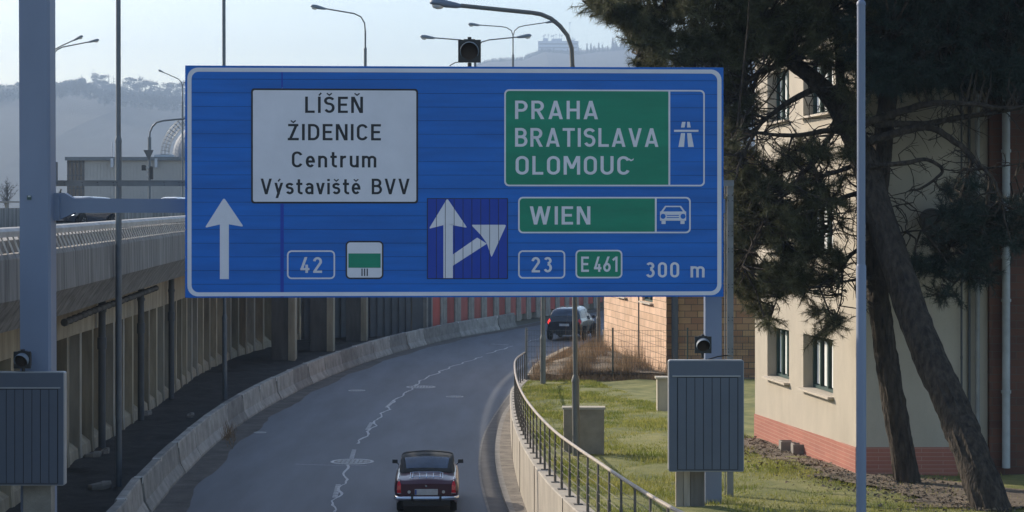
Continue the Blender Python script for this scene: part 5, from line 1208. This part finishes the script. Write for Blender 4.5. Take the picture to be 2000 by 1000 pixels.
limbs['b'] += thick_trunk(mB, [(1950,1030),(1902,900),(1858,790),(1800,660),(1752,520),(1712,400),(1690,320),(1650,230),(1600,165),(1540,118),(1470,70),(1400,30)], [35.5,36.0,36.6,37.3,38.0,38.6,39,39.4,39.5,39.5,39.5,39.5], [.34,.31,.30,.29,.28,.27,.26,.22,.17,.13,.09,.05])
limbs['a'] += thick_trunk(mA, [(1774,948),(1757,850),(1738,740),(1722,630),(1712,540),(1712,420),(1722,300),(1735,180),(1745,50),(1750,-120)], [39.8]*6+[39.4,39.2,39,39], [.26,.235,.225,.215,.21,.2,.19,.17,.13,.06])
for pts, r0, dd in (([(1690,240),(1770,215),(1820,202),(1900,203),(1965,212),(2030,200)], .085, -1), ([(1705,240),(1800,243),(1860,232),(1930,222),(1990,212),(2040,214)], .08, 0),
                ([(1700,275),(1780,252),(1820,250),(1870,280),(1900,310),(1935,345),(1960,400)], .09, -.5), ([(1700,325),(1770,318),(1810,312),(1840,335),(1800,367),(1778,371)], .055, 0),
                ([(1745,458),(1775,452),(1802,450)], .03, 0), ([(1900,310),(1885,360),(1870,430),(1850,500)], .04, .6), ([(1935,345),(1925,420),(1905,500),(1850,570)], .045, .4), ([(1880,330),(1920,330),(2000,318)], .035, 0), ([(1740,404),(1770,398),(1782,402)], .015, 0),
                ([(1730,150),(1830,90),(1950,60),(2050,20)], .09, 0), ([(1740,60),(1850,0),(1980,-60)], .08, 1)):
    limbs['a'] += limb(mA, pts, 38.6, r0, r0*.3, 9, .1, dd)
for pts, r0, dd in (([(1680,258),(1620,255),(1560,264),(1500,262),(1440,250)], .07, -1), ([(1690,305),(1650,330),(1600,345),(1530,368),(1470,390)], .06, -.6), ([(1690,375),(1640,388),(1560,422),(1480,442)], .055, -.8),
                ([(1700,470),(1660,500),(1640,530),(1600,560)], .05, -.4), ([(1712,540),(1680,545),(1632,552)], .05, -.3), ([(1645,548),(1642,590),(1625,632),(1595,655)], .018, -.1), ([(1640,235),(1600,300),(1560,350),(1500,420),(1450,520)], .06, -1.2),
                ([(1600,170),(1540,200),(1480,250),(1440,330)], .07, -1), ([(1540,120),(1470,150),(1420,200)], .07, -.6), ([(1480,75),(1400,80),(1300,90),(1245,110)], .07, .3), ([(1400,30),(1300,20),(1200,25),(1155,15)], .06, .2), ([(1560,120),(1500,40),(1440,-40),(1400,-120)], .09, 1),
                ([(1650,230),(1640,120),(1630,0),(1620,-120)], .12, 1), ([(1530,368),(1525,430),(1530,500),(1515,590),(1500,625)], .03, -.2), ([(1600,345),(1620,420),(1600,480)], .03, 0), ([(1470,390),(1450,450),(1455,520)], .03, -.2)):
    limbs['b'] += limb(mB, pts, 39.3, r0, r0*.3, 9, .1, dd)
# bare dead twigs along the limbs
def twigs(m_, L, n, smin, smax, cond):
    for _ in range(n):
        s = Vector(rnd.choice(L)); 
        px = 1000+s.x/s.y*F; py = YH-(s.z-H)/s.y*F
        if not cond(px, py): continue
        d = Vector((rnd.gauss(0,1), rnd.gauss(0,.6), rnd.gauss(-.1,.8))).normalized(); L0 = rnd.uniform(smin, smax); P = [s]
        for k in range(4): d = (d+Vector((rnd.gauss(0,.35), rnd.gauss(0,.3), rnd.gauss(-.05,.35)))).normalized(); P.append(P[-1]+d*L0/4)
        m_.tube([tuple(p) for p in P], [.013,.011,.009,.007,.004], 4, False)
        for k in (1, 2, 3):
            if rnd.random() < .7: e = (d+Vector((rnd.gauss(0,.9), rnd.gauss(0,.5), rnd.gauss(0,.9)))).normalized(); m_.tube([tuple(P[k]), tuple(P[k]+e*L0*.3)], [.007,.003], 3, False)
twigs(mB, limbs['b'], 620, .3, 1.1, lambda x, y: 90 < y < 600 and 1420 < x < 1720 and not (x > 1690 and y > 420)); twigs(mA, limbs['a'], 300, .2, .8, lambda x, y: 180 < y < 480 and x > 1700)
obj('trunk', mB, 'bark', tB, True); obj('trunk', mA, 'bark', tA, True)
# foliage blobs: centre x, y, radii, clumps, tree
blobs = [(1200,12,50,22,30,'b'),(1225,40,30,22,16,'b'),(1165,8,18,10,6,'b'),(1245,75,22,20,10,'b'),(1270,40,60,50,36,'b'),(1330,60,75,65,60,'b'),(1255,116,22,12,5,'b'),(1300,105,45,28,20,'b'),(1420,50,90,75,85,'b'),(1400,140,60,60,50,'b'),(1520,30,90,55,85,'b'),(1560,75,50,30,22,'b'),
         (1620,20,90,60,85,'b'),(1640,100,60,45,34,'b'),(1440,200,40,60,40,'b'),(1430,300,32,70,42,'b'),(1455,380,50,60,50,'b'),(1440,470,32,60,40,'b'),(1500,430,50,50,38,'b'),(1470,545,45,40,34,'b'),(1560,390,55,45,26,'b'),
         (1560,470,60,45,36,'b'),(1550,550,50,32,32,'b'),(1600,520,45,40,24,'b'),(1490,615,22,20,9,'b'),(1520,330,55,35,20,'b'),(1590,300,50,30,16,'b'),(1620,400,45,40,16,'b'),(1615,625,22,26,5,'b'),(1598,655,14,9,3,'b'),(1632,640,10,18,3,'b'),
         (1540,-70,230,60,150,'b'),(1350,-50,130,50,60,'b'),(1450,100,70,40,30,'b'),(1520,120,30,20,6,'b'),(1660,180,30,60,16,'b'),(1660,300,22,60,10,'b'),
         (1740,60,90,90,110,'a'),(1850,50,110,95,140,'a'),(1950,60,80,100,110,'a'),(1780,140,70,40,45,'a'),(1900,140,90,45,60,'a'),(1970,160,40,50,30,'a'),(1720,130,40,60,30,'a'),(1850,-80,190,60,130,'a'),
         (1880,400,45,60,26,'a'),(1870,480,60,45,36,'a'),(1920,440,40,70,26,'a'),(1850,520,35,22,10,'a'),(1795,512,24,14,6,'a'),(1850,570,22,12,5,'a'),(1900,530,40,25,12,'a'),(1990,420,24,40,10,'a'),(1985,380,25,30,6,'a'),(1900,-260,260,130,190,'a'),(1620,-240,240,110,170,'b'),(2150,60,110,200,90,'a'),(1980,470,20,14,3,'a')]  # highest blobs, above the frame, added to block sky light from the wall
NV = {'a': [], 'b': []}; brush = {'a': MB(), 'b': MB()}
LA = {k: np.array([tuple(p) for p in limbs[k]]) for k in limbs}
def tuft_cloud(P, A, n, L, w):
    """P: k x 3 tips, A: k x 3 axes -> needles as triangles"""
    k = len(P); Pn = np.repeat(P, n, 0); An = np.repeat(A, n, 0); m = k*n; s = npr.random((m, 1))*.16; base = Pn-An*s
    d = An*npr.uniform(.15, .95, (m, 1))+npr.normal(0, .62, (m, 3)); d /= np.linalg.norm(d, axis=1, keepdims=True)+1e-9; ln = L*npr.uniform(.75, 1.2, (m, 1)); tip = base+d*ln; tip[:, 2] -= .01
    sd = np.cross(d, npr.normal(0, 1, (m, 3))); sd /= np.linalg.norm(sd, axis=1, keepdims=True)+1e-9; sd *= w
    return np.stack([base-sd, base+sd, tip], 1).reshape(-1, 3)
for (cx, cy, rx, ry, n, k) in blobs:
    dbase = 39.6 if k == 'b' else 39.2
    for _ in range(n):
        a = rnd.uniform(0, 6.28); q = rnd.random()**.5; px = cx+rx*q*math.cos(a); py = cy+ry*q*math.sin(a); dep = max(37.9, min(42.5, dbase+rnd.gauss(0, .9))) if cy > -200 else dbase-1.5+rnd.gauss(0, 1.6)
        c = at(px, py, dep); dist = np.linalg.norm(LA[k]-np.array(c), axis=1); j = int(np.argmin(dist)); base = Vector(LA[k][j])
        mid = base.lerp(c, .5)+Vector((rnd.gauss(0,.1), rnd.gauss(0,.1), rnd.uniform(-.15,.15)))
        brush[k].tube([tuple(base), tuple(mid), tuple(c)], [.028,.018,.01], 4, False)
        out = (c-base).normalized() if (c-base).length > .05 else Vector((0,0,1)); T = []; AX = []
        for s in range(rnd.randint(6, 9)):
            d = (out*.6+Vector((rnd.gauss(0,.7), rnd.gauss(0,.7), rnd.gauss(.1,.55)))).normalized(); L0 = rnd.uniform(.12, .42); e = c+d*L0; brush[k].tube([tuple(c), tuple(e)], [.008,.005], 3, False)
            for f in (1.0, .62): T.append(tuple(c+d*L0*f)); AX.append(tuple(d))
        NV[k].append(tuft_cloud(np.array(T), np.array(AX), 24, .155, .0046))
for k, t in (('b', tB), ('a', tA)):
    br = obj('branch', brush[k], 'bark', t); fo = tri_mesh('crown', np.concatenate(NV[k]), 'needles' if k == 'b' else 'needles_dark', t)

# ---------------------------------------------------------------- haze
if HAZE > 0:
    m_ = MB(); m_.box((0, 2400, 209), (8000, 4900, 424)); hz = obj('haze', m_, 'gap'); hz['kind'] = 'stuff'
    tag(hz, 'thin pale blue morning haze in the air over the whole place', 'haze')
    hm = bpy.data.materials.new('haze_air'); hm.use_nodes = True; nt = hm.node_tree; nt.nodes.remove(nt.nodes['Principled BSDF'])
    v = nt.nodes.new('ShaderNodeVolumePrincipled'); v.inputs['Color'].default_value = (.56,.74,1,1); v.inputs['Density'].default_value = HAZE; v.inputs['Anisotropy'].default_value = .1
    nt.links.new(v.outputs[0], nt.nodes['Material Output'].inputs['Volume']); hz.data.materials[0] = hm
